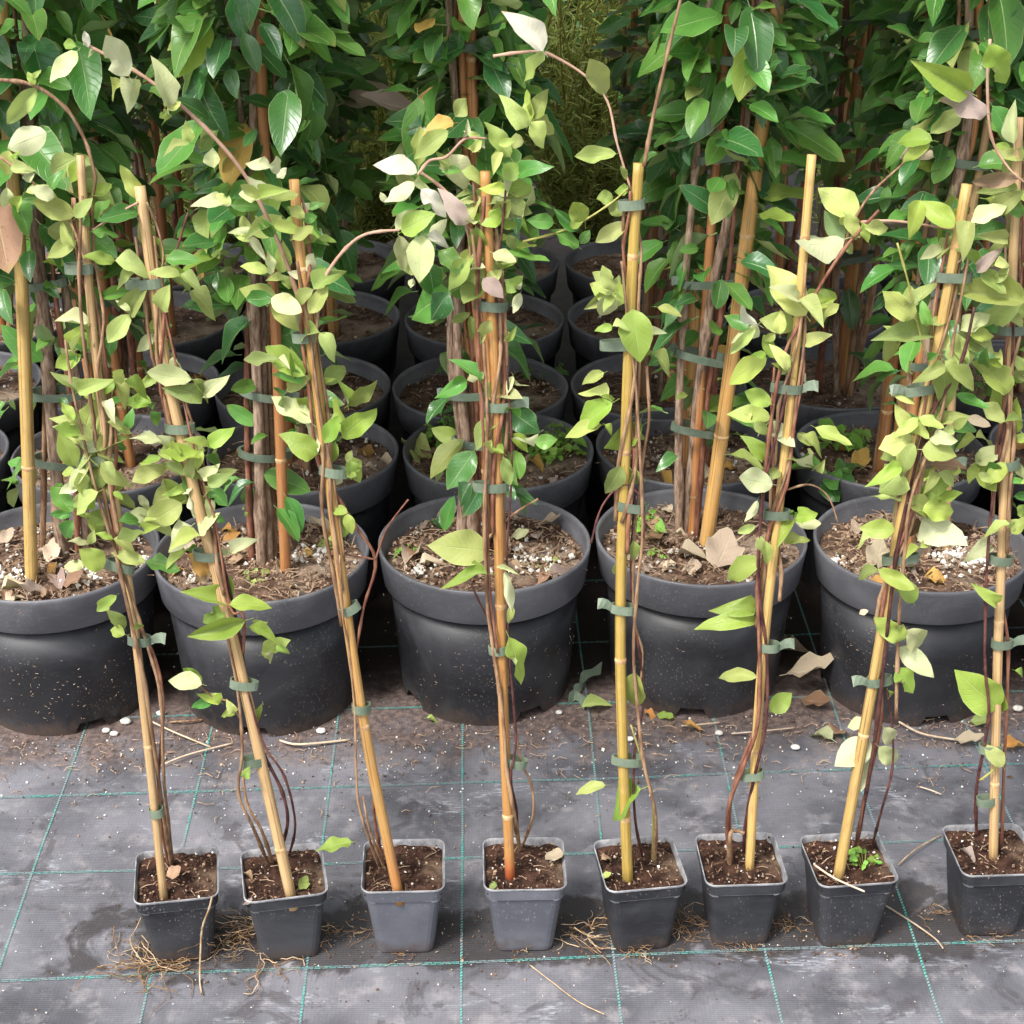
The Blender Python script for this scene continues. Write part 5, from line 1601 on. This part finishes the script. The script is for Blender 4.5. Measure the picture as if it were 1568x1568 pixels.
fallen(*tp('G', 1278, 795), *tp('G', 1330, 800), 0.0, .5, 'y', 'little yellow leaf at foot of the middle big pot')
fallen(*tp('H', 820, 590), *tp('H', 950, 580), 0.0, .4, 'b', 'brown leaf in the dark gap between fourth and fifth big pots')
fallen(*tp('H', 430, 770), *tp('H', 470, 790), 0.0, .6, 'r', 'scrap of orange leaf at foot of fourth big pot')
# litter in the pots
ZL = PH - 0.026
lit = [(*hx(640, 345), *hx(690, 275), .75, 't', 'grey curled dead leaf at the middle of fourth big pot'), (*hx(525, 330), *hx(412, 340), .5, 't', 'tan dead leaf at front left rim of fourth big pot'),
       (*hx(600, 335), *hx(520, 355), .5, 't', 'tan dead leaf beside front rim of fourth big pot'), (*hx(470, 240), *hx(430, 290), .5, 'b', 'brown bark like leaf behind olive yellow cane'),
       (*hx(1270, 372), *hx(1405, 388), .42, 'r', 'orange brown folded leaf at front rim of fifth big pot'), (*hx(1400, 185), *hx(1460, 190), .45, 'r', 'rusty leaf at back of fifth big pot'),
       (*hx(1110, 340), *hx(1150, 290), .6, 't', 'pale tan leaf left of the cane in fifth big pot'), (*tp('G', 1010, 240), *tp('G', 925, 215), .45, 't', 'pale brown leaf at back of second big pot'),
       (*tp('G', 680, 300), *tp('G', 745, 312), .7, 'b', 'grey brown leaf in front of trunk in second big pot'), (*tp('G', 1000, 285), *tp('G', 880, 235), .3, 'y', 'long yellow leaf lying in second big pot'),
       (*tp('G', 0, 270), *tp('G', 50, 245), .6, 't', 'grey tan leaf at left in leftmost big pot'), (*tp('G', 110, 290), *tp('G', 145, 330), .6, 't', 'tan leaf right of yellow cane in leftmost big pot'),
       (*tp('G', 1310, 195), *tp('G', 1375, 178), .6, 'p', 'mauve grey leaf against back wall of middle big pot'), (*tp('G', 1290, 205), *tp('G', 1360, 240), .35, 'd', 'dark green leaf dropped at left in middle big pot'),
       (*tp('H', 30, 250), *tp('H', 85, 245), .6, 'c', 'pale leaf right of bundle in middle big pot'), (*tp('G', 1215, 335), *tp('G', 1285, 240), .3, 't', 'tan shred at left in middle big pot'),
       (*tp('E', 310, 845), *tp('E', 405, 960), .42, 'y', 'bright yellow leaf standing at left in second row pot'), (*tp('E', 470, 870), *tp('E', 430, 970), .7, 'b', 'brown leaf left of bundle in second row pot'),
       (*tp('E', 870, 930), *tp('E', 920, 970), .6, 'r', 'orange brown leaf near ferny weed'), (*tp('E', 70, 880), *tp('E', 215, 920), .5, 'r', 'russet leaf in second row pot left of middle'),
       (*tp('E', 100, 960), *tp('E', 200, 970), .4, 't', 'tan leaf beside the russet leaf'), (*tp('F', 705, 880), *tp('F', 815, 880), .45, 'r', 'yellow brown leaf under the leafy weed'),
       (*tp('F', 780, 960), *tp('F', 850, 920), .7, 'r', 'orange brown leaf beside stem in second row right pot'), (*tp('F', 830, 545), *tp('F', 920, 550), .4, 'o', 'yellowish leaf in third row right pot'),
       (*tp('F', 1390, 880), *tp('F', 1300, 930), .5, 'b', 'brown leaf at right in second row right pot'), (*tp('D', 900, 560), *tp('D', 955, 525), .4, 'r', 'rust leaf in third row pot left of centre'),
       (*tp('A', 0, 1000), *tp('A', 20, 1020), .4, 'b', 'brown leaf at left picture edge')]
for a in lit[:-1]:
    fallen(a[0], a[1], a[2], a[3], ZL, a[4], a[5], a[6])
for (x0, y0, x1, y1, w, m, lab) in [(*tp('I', 500, 480), *tp('I', 548, 465), .9, 'b', 'curled brown leaf at cane foot in leftmost small pot'), (*tp('I', 755, 560), *tp('I', 725, 545), .9, 'p', 'pinkish leaf at front corner of second small pot'),
                                    (*tp('J', 135, 410), *tp('J', 185, 440), .8, 't', 'pale brown leaf at right in pot with red footed cane'), (*tp('I', 1490, 500), *tp('I', 1465, 512), .9, 'o', 'small olive leaf at corner of pot with red footed cane'),
                                    (*tp('J', 300, 480), *tp('J', 332, 482), .7, 'y', 'yellow scrap in fifth small pot'), (*tp('J', 1380, 400), *tp('J', 1425, 435), .6, 'p', 'dull pink leaf in rightmost small pot'),
                                    (*tp('I', 735, 470), *tp('I', 758, 485), .8, 'b', 'rust scrap at left in second small pot'), (*tp('J', 300, 430), *tp('J', 335, 420), .8, 'b', 'brown leaf ring in fifth small pot'),
                                    (*tp('I', 900, 520), *tp('I', 925, 490), .7, 'o', 'yellow brown scrap right of cane in second small pot')]:
    fallen(x0, y0, x1, y1, SH - 0.004, w, m, lab, lift=0.003)


def twig(pts, z, r, mat, label):
    w = [on_z(x, y, z + 0.003 + 0.004 * (i % 2)) for i, (x, y) in enumerate(pts)]
    mb = MB()
    base = w[0].copy()
    mb.tube(smooth_path(w, 5), r, 5, True)
    o = mb.build('twig', mat, None)
    for v in o.data.vertices:
        v.co -= base
    o.location = base
    tag(o, label, 'twig')


twig([tp('I', 440, 2), tp('I', 520, 40), tp('I', 632, 86)], 0, .0013, 'straw', 'long pale straw on fabric left of second small plant')
twig([tp('I', 468, 148), tp('I', 560, 110), tp('I', 700, 74)], 0, .0012, 'straw', 'pale straw slanting up towards second small plant')
twig([tp('J', 1180, 2), tp('J', 1260, 45), tp('J', 1378, 66)], 0, .0016, 'straw', 'pale stalk on ground right of the right leaning cane')
twig([hx(540, 806), hx(600, 802), hx(655, 796)], 0, .0012, 'straw', 'thin straw before fourth big pot')
twig([hx(690, 830), hx(780, 822), hx(880, 812)], 0, .0011, 'straw', 'thin straw behind sixth small plant')
twig([tp('G', 510, 795), tp('G', 560, 792), tp('G', 610, 788)], 0, .0014, 'stem', 'brown twig in gap before second big pot')
twig([tp('J', 1255, 205), tp('J', 1290, 216), tp('J', 1320, 228)], 0, .0010, 'straw', 'short straw bit on fabric between the two rightmost small plants')
twig([tp('J', 85, 740), tp('J', 150, 790), tp('J', 230, 850), tp('J', 308, 888)], 0, .0007, 'root', 'thin pale root thread on fabric below the red footed cane pot')
twig([tp('J', 940, 440), tp('J', 1000, 480), tp('J', 1090, 520)], SH + 0.002, .0011, 'straw', 'pale straw lying over rim of second small pot from right')
twig([tp('J', 1150, 560), tp('J', 1230, 610), tp('J', 1300, 660), tp('J', 1325, 690)], 0.0, .0010, 'straw', 'pale straw on fabric right of second small pot from right')
twig([hx(690, 265), hx(740, 225), hx(785, 195)], ZL, .0014, 'straw', 'pale stick lying in fourth big pot')
twig([tp('J', 1190, 440), tp('J', 1240, 395), tp('J', 1318, 350)], 0.0, .0009, 'root', 'curved root thread left of rightmost small pot')
twig([tp('G', 840, 850), tp('G', 900, 862), tp('G', 1050, 848)], 0.0, .0016, 'straw', 'clump stalk at foot of second big pot')


def pebble(x, y, s, label):
    p = on_z(x, y, 0)
    mb = MB()
    rnd = random.Random(int(x * 7 + y))
    lathe_ = []
    n, m = 8, 5
    for i in range(m + 1):
        th = math.pi * i / m
        for k in range(n):
            a = 2 * math.pi * k / n
            q = 1 + 0.18 * mnoise.noise(Vector((x + math.cos(a) * 1.3, y + math.sin(a) * 1.3, th)))
            mb.v.append(p + Vector((s * q * math.sin(th) * math.cos(a) * 1.25, s * q * math.sin(th) * math.sin(a), s * 0.62 * (1 + math.cos(th)) * q)))
    for i in range(m):
        for k in range(n):
            mb.face((i * n + k, (i + 1) * n + k, (i + 1) * n + (k + 1) % n, i * n + (k + 1) % n))
    o = mb.build('pebble', 'perlite', None)
    for v in o.data.vertices:
        v.co -= p
    o.location = p
    tag(o, label, 'pebble', 'white pebbles on the ground')


for x, y, s, lab in ((193, 1108, .0062, 'white pebble, uppermost of three beside leftmost big pot'), (163, 1121, .0048, 'white pebble, left one of three beside leftmost big pot'), (175, 1126, .0048, 'white pebble, lowest of three beside leftmost big pot'),
                     (249, 1163, .0042, 'white pebble on fabric right of leftmost small plant'), (247, 1095, .0052, 'tan white pebble behind the leftmost small plant'), (492, 1122, .0055, 'white pebble at foot of second big pot'),
                     (1101, 1125, .0045, 'pale pebble on fabric before fourth big pot'), (964, 1134, .0045, 'pinkish white pebble right of olive yellow cane'), (1218, 1147, .005, 'mauve white pebble right of sixth small plant'),
                     (1558, 1088, .006, 'pale pebble at right picture edge'), (856, 1093, .004, 'small white pebble right of the middle big pot')):
    pebble(x, y, s, lab)

# loose scrap of tape in the gap
sc_root = thing('tape_scrap', on_z(885, 1058, 0), 'crumpled scrap of grey green tape between middle and fourth big pots', 'tape')
for (pts, nm) in (([hx(235, 665), hx(262, 650), hx(300, 632)], 'strip'), ([hx(200, 725), hx(225, 715), hx(250, 740)], 'fold'), ([hx(215, 700), hx(240, 690), hx(255, 660)], 'fold')):
    mb = MB()
    w = smooth_path([on_z(x, y, 0.02 if nm == 'strip' else 0.008) for x, y in pts], 4)
    for i, p in enumerate(w):
        u = Vector((0.001, 0.003, 0.0065 + 0.002 * math.sin(i)))
        th = Vector((0, -0.0006, 0))
        mb.v += [p - u, p + u, p + u + th, p - u + th]
    for i in range(len(w) - 1):
        for j in range(4):
            mb.face((i * 4 + j, (i + 1) * 4 + j, (i + 1) * 4 + (j + 1) % 4, i * 4 + (j + 1) % 4))
    mb.build(nm, 'tie', sc_root, smooth=False)

# spilled soil and grit on the fabric: nobody could count it
mb = MB()
rr = random.Random(77)
for _ in range(2600):
    x = rr.uniform(-1.0, 1.0)
    y = 1.86 - abs(rr.gauss(0, 0.10)) + 0.05 * x
    if rr.random() < 0.25:
        y = rr.uniform(1.7, 2.4)
    r = rr.random()
    mb.chip(Vector((x, y, 0.0012)), rr.uniform(0.0007, 0.0022) * (1.6 if rr.random() < .06 else 1), 0 if r < 0.28 else (1 if r < .6 else 2), 0.5)
for _ in range(900):
    x = rr.uniform(-0.65, 0.7)
    y = rr.uniform(1.2, 1.8)
    r = rr.random()
    mb.chip(Vector((x, y, 0.0008)), rr.uniform(0.0005, 0.0013), 0 if r < 0.4 else (1 if r < .6 else 2), 0.5)
for k, (root, P, ppm) in enumerate(FP):
    for _ in range(130):
        x, y = root.location.x + rr.gauss(0, 0.045), root.location.y + rr.gauss(0, 0.035)
        mb.chip(Vector((x, y, 0.001)), rr.uniform(0.0006, 0.0024), 2 if rr.random() < 0.75 else 1, 0.5)
for _ in range(260):
    x = rr.uniform(-0.9, 0.9)
    y = 1.84 - abs(rr.gauss(0, 0.07)) + 0.05 * x
    a = rr.uniform(0, 6.3)
    d = Vector((math.cos(a), math.sin(a), 0)) * rr.uniform(0.006, 0.022)
    p = Vector((x, y, 0.0022))
    mb.tube([p, p + d * .5 + Vector((d.y * .2, -d.x * .2, 0.001)), p + d], 0.0005, 3, False, 1)
o = mb.build('spilled_soil', ['perlite', 'chip', 'chip_dark'], None, smooth=False)
o['kind'] = 'stuff'
o['label'] = 'soil crumbs, grit and straw bits strewn on fabric'
o['category'] = 'soil'
